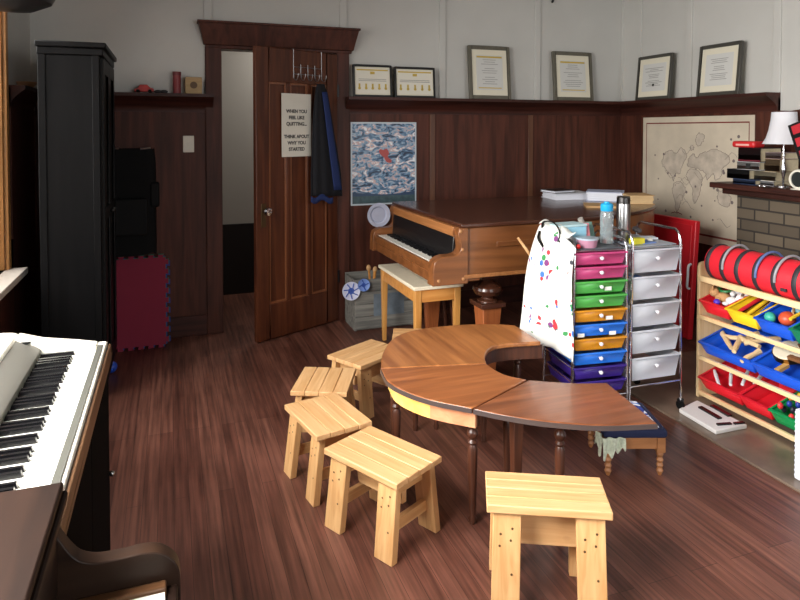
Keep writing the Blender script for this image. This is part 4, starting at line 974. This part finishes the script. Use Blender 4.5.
# on the clear cart
q=at(634,240,Y=2.64)
o=single(MB().box(-.035,.035,-.02,.02,0,.03),'yellow_box',mat('yellow_box',(222,214,60),.5),'small bright yellow box on the clear drawer cart','box',bevel=.003); o.location=(2.235,2.62,.869)
m=MB()
for k in range(14):
    a=random.uniform(0,6.28); m.ball((random.uniform(-.07,.07),random.uniform(-.05,.05),random.uniform(.02,.05)),random.uniform(.012,.026),(1,1,.8),6)
o=single(m,'cloth_heap',mat('grey_heap',(96,90,92),.7,var=.4,vscale=40),'small grey brown heap of scrap at the back of the clear cart','scrap heap'); o.location=(2.31,2.80,.866)
o=single(MB().lathe([(.001,0),(.014,0),(.014,.012),(.001,.02)],14),'lost_lid',cream,'small white round lid lying on the clear cart','lid'); o.location=(2.355,2.66,.869)
for k,(x,y,rz_,c_,lb_) in enumerate(((2.30,2.64,.2,(120,150,210),'blue paper sheet lying on the clear cart top'),(2.38,2.72,-.3,(210,214,222),'white paper sheet lying on the clear cart top'),(2.22,2.76,.5,(170,90,80),'rust coloured folded card on the clear cart top'))):
    o=single(MB().box(-.05,.05,-.035,.035,0,.004+.004*k),'paper_sheet',mat('sheet_%d'%k,c_,.7),lb_,'paper'); o.location=(x,y,.8685+.0045*k); o.rotation_euler=(0,0,rz_)

# ------------------------------------------------------------------ apron on the cart
def apron_mat():
    m=bpy.data.materials.new('paint_splashed_cloth'); m.use_nodes=True; nt=m.node_tree; b=nt.nodes['Principled BSDF']; b.inputs['Roughness'].default_value=.9; L=nt.links.new
    tc=nt.nodes.new('ShaderNodeTexCoord'); v=nt.nodes.new('ShaderNodeTexVoronoi'); v.inputs['Scale'].default_value=26; v.inputs['Randomness'].default_value=1
    n=nt.nodes.new('ShaderNodeTexNoise'); n.inputs['Scale'].default_value=9; n.inputs['Detail'].default_value=2
    L(tc.outputs['Object'],v.inputs['Vector']); L(tc.outputs['Object'],n.inputs['Vector'])
    sp=nt.nodes.new('ShaderNodeSeparateColor'); L(v.outputs['Color'],sp.inputs[0])
    r=nt.nodes.new('ShaderNodeValToRGB'); r.color_ramp.interpolation='CONSTANT'; e=r.color_ramp.elements; e[0].color=srgb((214,50,60)); e[1].position=.35; e[1].color=srgb((60,110,190))
    for p,c in ((.55,(60,140,80)),(.75,(120,60,120)),(.9,(60,60,70))): k=e.new(p); k.color=srgb(c)
    L(sp.outputs[0],r.inputs[0])
    d=nt.nodes.new('ShaderNodeMath'); d.operation='LESS_THAN'; d.inputs[1].default_value=.42; L(v.outputs['Distance'],d.inputs[0])
    g=nt.nodes.new('ShaderNodeMath'); g.operation='GREATER_THAN'; g.inputs[1].default_value=.545; L(n.outputs['Fac'],g.inputs[0])
    mu=nt.nodes.new('ShaderNodeMath'); mu.operation='MULTIPLY'; L(d.outputs[0],mu.inputs[0]); L(g.outputs[0],mu.inputs[1])
    mx=nt.nodes.new('ShaderNodeMix'); mx.data_type='RGBA'; mx.inputs[6].default_value=srgb((232,232,226)); L(mu.outputs[0],mx.inputs[0]); L(r.outputs[0],mx.inputs[7]); L(mx.outputs[2],b.inputs['Base Color'])
    return m
ap=thing('painting_smock','white paint splashed smock draped over the left side of the rainbow cart','smock',(1.80,2.68,.95))
def smock(u,v):
    # u: back-left (0) -> front-right (1); v: top -> hem
    yb,yf=2.83,2.535-.01*v; y=yb+(yf-yb)*u
    xt=1.800; spread=(.135*(1-u)**1.2+.02*u+.0)*v**.8
    x=xt-spread-.010*math.sin(u*16+1+v*2)*v-.008*math.sin(u*7)*v - .012*math.sin(v*5)
    ztop_=.965-.07*u**2; zh=.405-.055*u+.006*math.sin(u*12)
    return (x,y,ztop_+(zh-ztop_)*v)
m=MB(); m.grid(smock,36,40); m.obj('smock_front',apron_mat(),ap,world=True,solid=.004)
def smock2(u,v):  # shoulder part folded over the cart top
    y=2.83-(.20)*u; return (1.79+.075*v+.004*math.sin(u*11), y-.02*v, .966+.012*math.sin(v*PI)-.07*u**2*(1-v)+.01*math.sin(u*9+v*4)-.02*v*u)
m=MB(); m.grid(smock2,16,10); m.obj('smock_shoulder',MATS['cloth_w'] if 'cloth_w' in MATS else mat('cloth_w',(228,230,224),.9),ap,world=True,solid=.004)
m=MB(); m.tube(catmull([(1.79,2.80,.95),(1.775,2.76,.985),(1.79,2.70,.99),(1.80,2.66,.95),(1.785,2.64,.90)],6),.007,8,flat=.5); m.tube(catmull([(1.775,2.80,.93),(1.755,2.78,.90),(1.765,2.75,.86)],6),.007); m.obj('neck_strap',blackm,ap,world=True)
st_=thing('wooden_stick','thin wooden stick with an orange wrap poking out behind the smock','stick',(1.74,2.84,.86))
a=at(518,238,Y=2.84); b=at(541,270,Y=2.86)
MB().tube([b,a],[.010,.006],10).obj('shaft',pine,st_,world=True)
c=(a+b)/2; c=a*.35+b*.65; dd=(b-a).normalized()
MB().tube([c-dd*.018,c-dd*.008,c+dd*.008,c+dd*.018],[.008,.02,.019,.008],12).obj('wrap',mat('rust_wrap',(178,84,48),.6),st_,world=True)
# grey metal leg / easel foot left of the cart
eb=thing('white_bag','crumpled white bag hanging below the smock by the cart leg','bag',(1.70,2.90,.3))
q0=at(533,348,Y=2.86); m=MB(); m.ball((q0.x,2.86,q0.z),.05,(.9,.5,.75),10)
for v in m.b.verts: v.co+=Vector((random.uniform(-.005,.005),random.uniform(-.005,.005),random.uniform(-.006,.006)))
m.obj('bag_body',mat('bag_white',(206,210,222),.6),eb,world=True)

# ------------------------------------------------------------------ toy organiser
SX,SXB=2.66,2.99; SY1=2.63; SY0=1.90
to=thing('toy_organiser','birch toy organiser rack holding coloured bins in front of the fireplace','toy rack',((SX+SXB)/2,(SY0+SY1)/2,.012))
def side(y0,y1):
    pts=[(SX,.012),(SXB,.012),(SXB,.70)]+[(SXB-.03+.03*math.cos(a),.70+.035*math.sin(a)) for a in (R(30),R(60),R(90))]+[(SX+.20,.735),(SX+.03,.742),(SX+.008,.735),(SX,.715)]
    n=len(pts); m=MB(); m._add([(p[0],y0,p[1]) for p in pts]+[(p[0],y1,p[1]) for p in pts],[tuple(range(n)),tuple(range(n,2*n))[::-1]]+[(i,(i+1)%n,n+(i+1)%n,n+i) for i in range(n)]); return m
for y in (SY1,SY0-.018): side(y,y+.018).obj('side_panel',birch,to,world=True,bevel=.003)
m=MB(); m.box(SX+.0,SXB,SY0,SY1,.640,.655); m.obj('top_shelf',birch_y,to,world=True,bevel=.002)
m=MB(); m.box(SX-.002,SX+.016,SY0,SY1,.645,.672); m.obj('top_rail',birch_y,to,world=True,bevel=.002)
rowz=[.455,.235,.045]    # front lip z of each row
for z in rowz:
    m=MB(); m.box(SX-.002,SX+.016,SY0,SY1,z-.016,z+.006); m.box(SX+.26,SX+.276,SY0,SY1,z+.055,z+.075); m.obj('bin_rail',birch_y,to,world=True,bevel=.002)
def bin_(label,y0,y1,z,m_,depth=.27,h=.078,tilt=R(17)):
    """open tapered tray tilted towards the room; local x = back, y = along the rack"""
    w=(y1-y0)/2; t=thing('toy_bin',label,'bin',(SX+.018,(y0+y1)/2,z+.012),0,'coloured bins on the toy rack',rot=(0,-tilt,0))
    m=MB(); a=.022; o=[(a,-w+a*.6,0),(depth-a,-w+a*.6,0),(depth-a,w-a*.6,0),(a,w-a*.6,0)]; p=[(0,-w+.004,h),(depth,-w+.004,h),(depth,w-.004,h),(0,w-.004,h)]
    m._add(o+p,[(0,3,2,1),(0,1,5,4),(1,2,6,5),(2,3,7,6),(3,0,4,7)]); m.obj('tray',m_,t,solid=.003)
    m=MB(); e=.010
    for (x0,x1,b0,b1) in ((-e,.004,-w+.001,w-.001),(depth-.004,depth+e,-w+.001,w-.001),(.004,depth-.004,-w+.001,-w+.009),(.004,depth-.004,w-.009,w-.001)): m.box(x0,x1,b0,b1,h-.004,h+.004)
    m.obj('rim',m_,t,bevel=.002)
    return t
rp_=mat('bin_red',(214,30,44),.35); yp=mat('bin_yellow',(246,206,40),.35); bp_=mat('bin_blue',(24,84,206),.35); gp_=mat('bin_green',(16,118,84),.35)
def ylist(ps,py,X=SX): return [at(p,py,X=X).y for p in ps]
B={}
r1=[SY1-.004,2.455,2.285,2.10,1.925]
B['r1a']=bin_('red bin of plush toys at the left of the top row',r1[1],r1[0],rowz[0],rp_)
B['r1b']=bin_('yellow bin of sticks in the top row',r1[2],r1[1],rowz[0],yp)
B['r1c']=bin_('blue bin with balls in the top row',r1[3],r1[2],rowz[0],bp_)
B['r1d']=bin_('green bin at the right end of the top row',r1[4],r1[3],rowz[0],gp_)
r2=[SY1-.004,2.30,1.94]
B['r2a']=bin_('blue bin of wooden pieces at the left of the middle row',r2[1],r2[0],rowz[1],bp_,h=.074)
B['r2b']=bin_('blue bin with a tambourine at the right of the middle row',r2[2],r2[1],rowz[1],bp_,h=.074)
r3=[SY1-.004,2.37,2.20,1.93]
B['r3a']=bin_('red bin with white tubes at the left of the bottom row',r3[1],r3[0],rowz[2],rp_,h=.074)
B['r3b']=bin_('red bin in the middle of the bottom row',r3[2],r3[1],rowz[2],rp_,h=.074)
B['r3c']=bin_('green bin of small coloured pieces at the right of the bottom row',r3[3],r3[2],rowz[2],mat('bin_green2',(20,140,76),.35),h=.074)
def inb(b,x,y,z): return b.matrix_basis@Vector((x*.93,y,z+LIFT))
LIFT=.018
def toy(nm,label,cat,b,x,y,z,mb,m_,rot=None,grp=None):
    o=mb.obj(nm,m_); tag(o,label,cat,grp); o.location=inb(b,x,y,z)
    e=b.rotation_euler; R0=e.to_matrix(); 
    from mathutils import Euler
    R1=R0@(Euler(rot).to_matrix() if rot else Matrix.Identity(3)); o.rotation_euler=R1.to_euler(); return o
b=B['r1a']
pw=mat('plush_white',(232,232,234),.9,bump=.6,vscale=80); pt=mat('plush_tan',(196,150,104),.9,bump=.6,vscale=80)
def plush(label,b,x,y,z,m_,s=1,rot=None,extra=None):
    t=thing('plush_toy',label,'plush toy',inb(b,x,y,z),0,'plush toys in the red bin',rot=rot or (0,0,0))
    MB().ball((0,0,.03*s),.034*s,(1.2,1,.85),9).obj('body',m_,t)
    MB().ball((.045*s,0,.055*s),.026*s,(1,1,1),9).obj('head',m_,t)
    m=MB()
    for sy in (-1,1): m.ball((.05*s,sy*.02*s,.08*s),.010*s,(.7,1,1.5),6)
    m.obj('ear',m_,t)
    for sy in (-1,1):
        MB().ball((-.035*s,sy*.028*s,.015*s),.013*s,(1.6,1,1),6).obj('foot',m_,t); MB().ball((.02*s,sy*.034*s,.025*s),.011*s,(1.5,1,1),6).obj('arm',m_,t)
    return t
plush('white plush toy lying at the top of the red bin',b,.19,-.02,.035,pw,1.15,(0,0,.6)); plush('tan plush toy at the front of the red bin',b,.10,.025,.02,pt,.95,(0,0,2.2)); plush('second white plush toy low in the red bin next to the yellow bin',b,.10,-.035,.02,pw,.8,(0,0,-1))
toy('ring_toy','dark green ring in the red bin','toy',b,.16,.04,.075,MB().tube([(.035*math.cos(a*PI/8),.035*math.sin(a*PI/8),0) for a in range(16)],.008,8,True),mat('toy_green',(40,120,70),.4))
toy('toy_ball','small violet ball at the front of the red bin','ball',b,.045,.01,.05,MB().ball((0,0,0),.017),mat('violet',(80,50,190),.4))
b=B['r1b']; cols=[((30,60,140),'navy'),((206,36,50),'red'),((30,60,140),'dark blue'),((244,206,50),'yellow'),((206,36,50),'bright red'),((24,84,206),'blue')]
for k,(c_,nm) in enumerate(cols):
    m=MB(); m.tube([(-.125,0,0),(.11,0,0)],.0095,10); toy('rhythm_stick','%s rhythm stick in the yellow bin, %s from its left side'%(nm,('first','second','third','fourth','fifth','sixth')[k]),'stick',b,.150,.052-.021*k,.030+.022*(k%2),m,mat('stick_'+nm.replace(' ','_'),c_,.4),(0,-.1,.05*(k-2)),'rhythm sticks in the yellow bin')
b=B['r1c']
toy('toy_ball','teal ball at the front of the blue top row bin','ball',b,.05,.045,.055,MB().ball((0,0,0),.026),mat('teal_ball',(60,170,150),.35))
toy('maraca_head','larger orange red ball in the blue top row bin','ball',b,.085,-.02,.055,MB().ball((0,0,0),.036,(1.1,1,.9)),mat('orange_red',(204,84,54),.35))
toy('egg_shaker','pale blue egg shaker behind the orange red ball','shaker',b,.17,-.015,.058,MB().ball((0,0,0),.024,(1.4,1,.9)),mat('pale_blue_egg',(150,206,222),.4))
toy('toy_ball','small purple ball in the back right of the blue top row bin','ball',b,.19,-.06,.06,MB().ball((0,0,0),.02),mat('lavender',(140,120,210),.4))
toy('drum_stick','tan wooden drum stick lying across the blue top row bin','stick',b,.20,0,.075,MB().tube([(-.09,-.04,0),(.05,.05,0)],.006,8),pine)
toy('drum_stick','yellow stick beside the orange red ball','stick',b,.12,-.06,.075,MB().tube([(-.06,0,0),(.09,0,0)],.008,8),mat('yellow_stick',(240,200,60),.4))
b=B['r1d']
for k in range(3): toy('cup_toy','dark green cup in the green bin, %s'%('at its front','in its middle','at its back')[k],'cup',b,.07+.07*k,0,.02,MB().lathe([(.001,0),(.022,0),(.028,.045),(.025,.045),(.02,.004),(.001,.004)],16),mat('cup_green',(22,96,72),.4),None,'cups in the green bin')
b=B['r2a']
wp=wood('wood_block_pale',(226,190,140),(240,214,170),'x',.5)
wl=['lying at the back left','crossing the middle','lying at the front','leaning at the right side','short and on top','lying at the far back','long and at the left rim']
for k in range(7):
    m=MB(); L_=.062+.012*(k%3); m.tube([(-L_,0,0),(-L_*.3,0,.002),(L_*.4,0,0),(L_,0,0)],[.011,.014,.012,.016],10); toy('wooden_peg','pale wooden peg %s of the left blue bin'%wl[k],'wooden toy',b,.07+.027*k,-.1+.032*((k*3)%7),.035+.02*(k%2),m,wp,(0,0,.5*k),'wooden pegs in the blue bin')
b=B['r2b']
tm=thing('tambourine','cream topped tambourine lying on the right blue bin','tambourine',inb(b,.17,.09,.06),0,rot=(0,-.42,0))
MB().lathe([(.001,.028),(.070,.028),(.073,.02),(.073,-.004),(.070,-.004),(.069,.024),(.001,.024)],32).obj('drumhead',mat('drumhead',(236,226,200),.5),tm)
MB().lathe([(.0735,.022),(.077,.022),(.077,-.004),(.0735,-.004),(.0735,.022)],32,caps=False).obj('hoop',brass,tm)
brw=wood('brown_toy',(110,72,44),(146,100,62),'x',.5)
bl_=['at the front','across the middle','at the back','beside the tambourine','on top of the heap','at the right rim','near the corner','deep inside']
for k in range(8):
    m=MB(); m.tube([(-.05,0,0),(.045,0,0),(.055,0,0)],[.008,.008,.013],8) if k%2 else m.box(-.035,.035,-.012,.012,-.008,.008)
    toy('wooden_clapper','brown wooden instrument piece %s of the right blue bin'%bl_[k],'wooden toy',b,.06+.026*k,.06-.17*((k*5)%8)/8,.045+.02*(k%3),m,brw if k%3 else wood('gold_toy',(180,140,80),(200,160,96),'x',.5),(0,.2*(k%2),.8*k),'wooden instruments in the blue bin')
b=B['r3a']
wl=['at the front left','across the middle','at the right side','near the back']
for k in range(4):
    m=MB(); m.tube([(-.07,0,0),(.02,0,0),(.07,0,0)],[.008,.010,.007],10); toy('white_recorder','white plastic tube %s of the left red bin'%wl[k],'tube',b,.06+.05*k,.06-.05*k,.05,m,mat('white_tube',(232,230,232),.4),(0,0,.9-.2*k),'white tubes in the red bin')
b=B['r3c']; pc=[(230,60,60),(250,210,60),(40,60,150),(240,240,240),(230,120,170),(40,40,50),(60,160,90),(240,140,60)]
pn=['red','yellow','navy','white','pink','black','green','orange']
for k in range(40):
    x=.04+.03*(k%8); y=-.10+.05*(k//8)+.01*(k%2); c=k*5%8
    toy('counting_piece','small %s plastic piece in the bottom green bin'%pn[c],'small toy',b,x,y,.035+.018*((k*7)%3),MB().ball((0,0,0),.015,(1,.8,1.1),6),mat('piece_'+pn[c],pc[c],.4),None,'small %s plastic pieces in the bottom green bin'%pn[c])

# red bolster bag with dark straps
bgx=2.745; br_=.092; bzc=.672+.078
ybg1,ybg0=2.605,1.90
rb_=thing('bolster_bag','long red cylindrical bag with dark bands lying on top of the toy rack','bag',(bgx,(ybg0+ybg1)/2,.656))
def bag(y0,y1,r,M=None):
    return MB().lathe([(.001,0),(r*.8,0),(r*.95,.008),(r,.025),(r,y1-y0-.025),(r*.95,y1-y0-.008),(r*.8,y1-y0),(.001,y1-y0)],32,Matrix.Translation((bgx,y1,.656+br_))@Matrix.Rotation(PI/2,4,'X'))
bag(ybg0,ybg1,br_).obj('bag_body',mat('bag_red',(220,34,50),.55,bump=.3,vscale=30),rb_,world=True)
bdm=mat('dark_band',(44,40,46),.6); bgm=mat('grey_strap',(150,150,156),.5)
for k,px in enumerate((710,724,739,757,776,797)):
    yb_=at(px,285,X=bgx-.07).y
    if yb_>ybg1-.01: yb_=ybg1-.012
    m=MB(); n=40; m.tube([(bgx+(br_+.001)*math.cos(2*PI*i/n),yb_,.656+br_+(br_+.001)*math.sin(2*PI*i/n)) for i in range(n)],.013,8,True,flat=.3) 
    m.obj('band',bdm if k!=0 else bdm,rb_,world=True)
    if k in (1,3,4):
        m=MB(); m.tube([(bgx+(br_+.006+.012*math.sin(PI*i/16))*math.cos(R(10+i*11)),yb_-.014-.01*math.sin(PI*i/16),.656+br_+(br_+.006+.012*math.sin(PI*i/16))*math.sin(R(10+i*11))) for i in range(17)],.006,8); m.obj('carry_strap',bgm if k!=3 else mat('blue_strap',(90,110,160),.5),rb_,world=True)
q=at(784,290,X=bgx-.09); MB().box(bgx-.098,bgx-.088,q.y-.014,q.y+.014,q.z-.007,q.z+.007).obj('fabric_tab',bdm,rb_,world=True,bevel=.002)

# white ribbed box at the right frame edge
q=at(794,478,Z=.013)
wbx=thing('white_ribbed_box','white ribbed plastic box on the hearth at the right frame edge','box',(q.x+.10,q.y-.13,.013))
MB().box(-.10,.15,-.15,.13,0,.29).obj('box_body',mat('ribbed_white',(226,230,240),.4),wbx,bevel=.004)
m=MB()
for k in range(14): m.box(-.102,-.10,-.148,.128,.012+.02*k,.018+.02*k); m.box(-.098,.148,.13,.132,.012+.02*k,.018+.02*k)
m.obj('rib',mat('rib_white',(206,212,226),.4),wbx)

# white board with black bars
c_=[at(*p,Z=.03) for p in ((679,409),(697,400.5),(747,425),(716,431))]
tk=thing('toy_keyboard','flat white toy keyboard with black bars on the hearth before the toy rack','toy keyboard',(sum(v.x for v in c_)/4,sum(v.y for v in c_)/4,.012))
cc=[(v.x,v.y) for v in (c_[0],c_[3],c_[2],c_[1])]
MB().prism(cc,.0125,.032).obj('body',mat('white_foam',(236,234,232),.5),tk,world=True,bevel=.003)
m=MB()
def bar(p0,p1,w):
    a=at(*p0,Z=.033); b=at(*p1,Z=.033); d=(b-a).normalized(); n=Vector((-d.y,d.x,0))*w
    m.hexa([(a-n)[:2]+(.032,) if False else ((a-n).x,(a-n).y,.032),((b-n).x,(b-n).y,.032),((b+n).x,(b+n).y,.032),((a+n).x,(a+n).y,.032)],[((a-n).x,(a-n).y,.040),((b-n).x,(b-n).y,.040),((b+n).x,(b+n).y,.040),((a+n).x,(a+n).y,.040)])
bar((700,407.5),(720,419),.012); bar((712,406),(730,416.5),.012); bar((717,425),(731,424),.007); bar((734,424),(744,423),.007)
m.obj('black_bar',ebony,tk,world=True)

# ------------------------------------------------------------------ digital piano + black cabinet under it
KX1=-.172; KY0,KY1=1.135,2.06
bc=thing('black_cabinet','low black cabinet under the cream keyboard','cabinet',(-.5,1.6,0))
m=MB(); m.box(XL+.04,KX1-.015,KY0+.01,KY1-.03,0,.758); m.obj('cabinet_body',blackm,bc,world=True,bevel=.003)
for (a,b) in ((KY0+.02,(KY0+KY1)/2-.005),((KY0+KY1)/2,KY1-.04)):
    d=MB().box(KX1-.015,KX1-.005,a,b,.03,.74).obj('door',mat('black_soft',(9,9,10),.9,spec=.05),bc,world=True,bevel=.003)
q=at(109,474,X=KX1-.005); MB().ball((KX1+.003,q.y,q.z),.008).obj('knob',steel,bc,world=True)
kp=thing('electric_keyboard','cream electric keyboard with wood edge, in the left foreground below the window','electric piano',(-.45,1.6,.76))
XLk=-.76
brn=wood('keyboard_wood_edge',(92,64,44),(116,84,58),'y',.4,.6)
m=MB(); m.box(XLk,KX1,KY0,KY1,.76,.785); m.box(KX1-.010,KX1,KY0,KY1,.785,.812); m.obj('base',brn,kp,world=True,bevel=.003)
kc=mat('keyboard_cream',(236,234,222),.35); kg=mat('keyboard_grey',(112,110,103),.5)
m=MB()
m.box(KX1-.035,KX1-.010,KY0,KY1,.785,.822)           # front lip
m.box(KX1-.178,KX1-.035,KY1-.045,KY1,.785,.820)       # far cheek
m.box(KX1-.20,KX1-.035,KY0,KY0+.03,.785,.820)
m.obj('case',kc,kp,world=True,bevel=.004)
m=MB(); m.box(KX1-.033,KX1-.018,KY0+.02,KY1-.04,.8215,.8245); m.obj('front_strip',mat('keyboard_strip',(70,70,64),.5),kp,world=True)
# slanted grey strip and raised panel
def kprof(pts,y0,y1):
    n=len(pts); mm=MB(); mm._add([(p[0],y0,p[1]) for p in pts]+[(p[0],y1,p[1]) for p in pts],[tuple(range(n)),tuple(range(n,2*n))[::-1]]+[(i,(i+1)%n,n+(i+1)%n,n+i) for i in range(n)]); return mm
kb0=KX1-.178
kprof([(kb0,.785),(kb0,.832),(kb0-.012,.842),(kb0-.06,.862),(kb0-.06,.785)],KY0,KY1-.05).obj('slant_strip',kg,kp,world=True)
kprof([(KX1-.036,.785),(KX1-.036,.824),(KX1-.09,.836),(kb0,.852),(kb0-.06,.872),(kb0-.06,.785)],KY1-.05,KY1).obj('end_cap',kc,kp,world=True,bevel=.003)
kprof([(kb0-.06,.785),(kb0-.06,.868),(kb0-.075,.874),(XLk+.12,.890),(XLk,.885),(XLk,.785)],KY0,KY1).obj('control_panel',kc,kp,world=True,bevel=.006)
keys(kp,KY0+.03,KY1-.047,KX1-.036,kb0,.812,44,bx0=KX1-.088,bx1=kb0,gap=.0008)
q=at(25,377,X=kb0-.04)
MB().lathe([(.001,0),(.013,0),(.013,.006),(.001,.007)],16,Matrix.Translation((kb0-.035,q.y,.852))).obj('dial',black,kp,world=True)
q=at(2,385,Z=.885)
for a_ in range(3):
    m=MB()
    for b_ in range(5):
        yy_=q.y-.07+.03*b_; m.box(kb0-.135-.022*a_,kb0-.131-.022*a_,yy_,yy_+.018,.872+.004*a_,.8800+.0035*a_)
    m.obj('panel_marking',mat('panel_ink',(120,124,120),.6),kp,world=True)

# ------------------------------------------------------------------ near upright (spinet) piano
sp=thing('spinet_piano','dark brown upright piano with a curved arm, in the lower left foreground','piano',(-.3,.5,0))
spw=wood('spinet_wood',(26,15,10),(42,26,18),'y',.5,.5,spec=.2); spx=wood('spinet_wood_x',(32,19,13),(52,34,23),'x',.45,.5,spec=.3)
SZ=.895; SYF=1.105; SYN=-.35
ex=at(68,480,Z=SZ).x; ey=at(68,480,Z=SZ).y
m=MB(); m.box(XL+.03,ex-.02,SYN,ey-.015,0,SZ-.03); m.obj('case',spw,sp,world=True,bevel=.003)
m=MB(); m.box(XL+.02,ex-.006,SYN-.01,ey,SZ-.014,SZ); m.box(XL+.02,ex,SYN-.01,ey,SZ-.03,SZ-.014); m.obj('lid',spw,sp,world=True,bevel=.004)
m=MB(); m.box(ex-.075,ex-.062,SYN,ey-.2,SZ,SZ+.006); m.obj('lid_hinge_strip',wood('lid_strip',(112,76,50),(134,94,64),'y',.35),sp,world=True,bevel=.002)
m=MB(); m.box(ex-.02,ex-.012,SYN,ey-.03,.74,SZ-.03); m.obj('fallboard',spw,sp,world=True)
# arm profile (XZ) at the far end
def armP(dx=0,dz=0):
    c=[(ex-.03,.85),(ex-.012,.825),(ex+.004,.798),(ex+.020,.780),(ex+.045,.771),(ex+.08,.770),(ex+.11,.771),(ex+.135,.766),(ex+.155,.750),(ex+.165,.73),(ex+.167,.69),(ex+.167,.62)]
    v=catmull([Vector((a,b,0)) for a,b in c],5); return [(p.x,p.y) for p in v]
pts=armP()+[(ex-.03,.62)]
for (ya,yb_) in ((ey-.032,ey-.002),(SYN+.01,SYN+.05)):
    kprof(pts,ya,yb_).obj('arm',spx,sp,world=True,bevel=.004)
m=MB(); m.box(ex-.02,ex+.162,SYN+.05,ey-.032,.60,.665); m.obj('key_bed',spw,sp,world=True,bevel=.003)
m=MB(); m.box(ex+.145,ex+.162,SYN+.05,ey-.032,.665,.71); m.obj('key_slip',spw,sp,world=True,bevel=.003)
m=MB(); m.box(ex-.012,ex+.145,ey-.052,ey-.032,.665,.722); m.obj('key_block',wood('key_block_wood',(98,66,42),(120,84,56),'x',.35),sp,world=True,bevel=.003)
keys(sp,SYN+.06,ey-.054,ex+.143,ex-.005,.716,50,bx0=ex+.09,bx1=ex-.005,gap=.001)
for y in (ey-.035,SYN+.03):
    m=MB(); m.lathe([(.018,0),(.014,.03),(.02,.06),(.026,.2),(.03,.45),(.022,.5),(.032,.53),(.032,.60)],16,Matrix.Translation((ex+.13,y,0))); m.obj('leg',spx,sp,world=True)

# hanging dark lamp top-left, and a hook on the back wall
q=at(12,-6,Y=2.6)
hl=thing('hanging_lamp','dark domed hanging lamp at the top left corner, near the window','lamp',(q.x,2.6,q.z))
MB().lathe([(.001,.16),(.02,.16),(.03,.14),(.09,.12),(.135,.08),(.15,.02),(.125,-.028),(.07,-.055),(.001,-.062)],32).obj('lamp_shade',mat('dark_dome',(34,36,38),.35),hl)
MB().tube([(0,0,.16),(0,0,ZC-q.z)],.004).obj('cord',blackm,hl)
q=at(552,1,Y=4.68)
hc=thing('wall_hook','small black hook high on the white back wall','hook',(q.x,YB-.001,q.z+.01))
MB().lathe([(.001,0),(.022,0),(.022,.01),(.001,.012)],16,Tm(0,0,.03,PI/2)).obj('hook_plate',black,hc)
MB().tube(catmull([(0,-.01,.03),(0,-.03,.02),(0,-.035,-.01),(0,-.02,-.02)],4),.010,8).obj('hook_arm',black,hc)

# ------------------------------------------------------------------ light
def area(name,loc,rot,sx,sy,e,col=(1,1,1),spread=PI):
    l=bpy.data.lights.new(name,'AREA'); l.shape='RECTANGLE'; l.size=sx; l.size_y=sy; l.energy=e; l.color=col; l.spread=spread
    o=bpy.data.objects.new(name,l); C.objects.link(o); o.location=loc; o.rotation_euler=rot; return o
for k,(w,e) in enumerate(((W1,36),(W2,190),(W3,18))):
    area('daylight_left_%d'%k,(XL-.26,(w[0]+w[1])/2,(w[2]+w[3])/2+.15),(0,-PI/2+R(28),0),w[3]-w[2],w[1]-w[0],e,(1,.97,.93),R(130))
area('fill_front',((WF[0]+WF[1])/2,YF-.22,(WF[2]+WF[3])/2+.1),(PI/2-R(22),0,0),WF[1]-WF[0],WF[3]-WF[2],55,(.95,.98,1),R(130))  # added fill light through the unseen front window
area('hall_fill',(1.2,5.3,2.5),(0,0,0),.4,.4,10,(1,.96,.9))  # added to brighten the hall wall, no fixture there
w=bpy.data.worlds.new('world'); bpy.context.scene.world=w; w.use_nodes=True
nt=w.node_tree; bgn=nt.nodes['Background']; sky=nt.nodes.new('ShaderNodeTexSky'); sky.sky_type='HOSEK_WILKIE'; sky.sun_direction=(-.6,-.4,.6); nt.links.new(sky.outputs[0],bgn.inputs[0]); bgn.inputs[1].default_value=.4
sc=bpy.context.scene
sc.view_settings.view_transform='Standard'; sc.view_settings.look='None'; sc.view_settings.gamma=1; sc.view_settings.exposure=0.0
sc.view_settings.use_curve_mapping=False
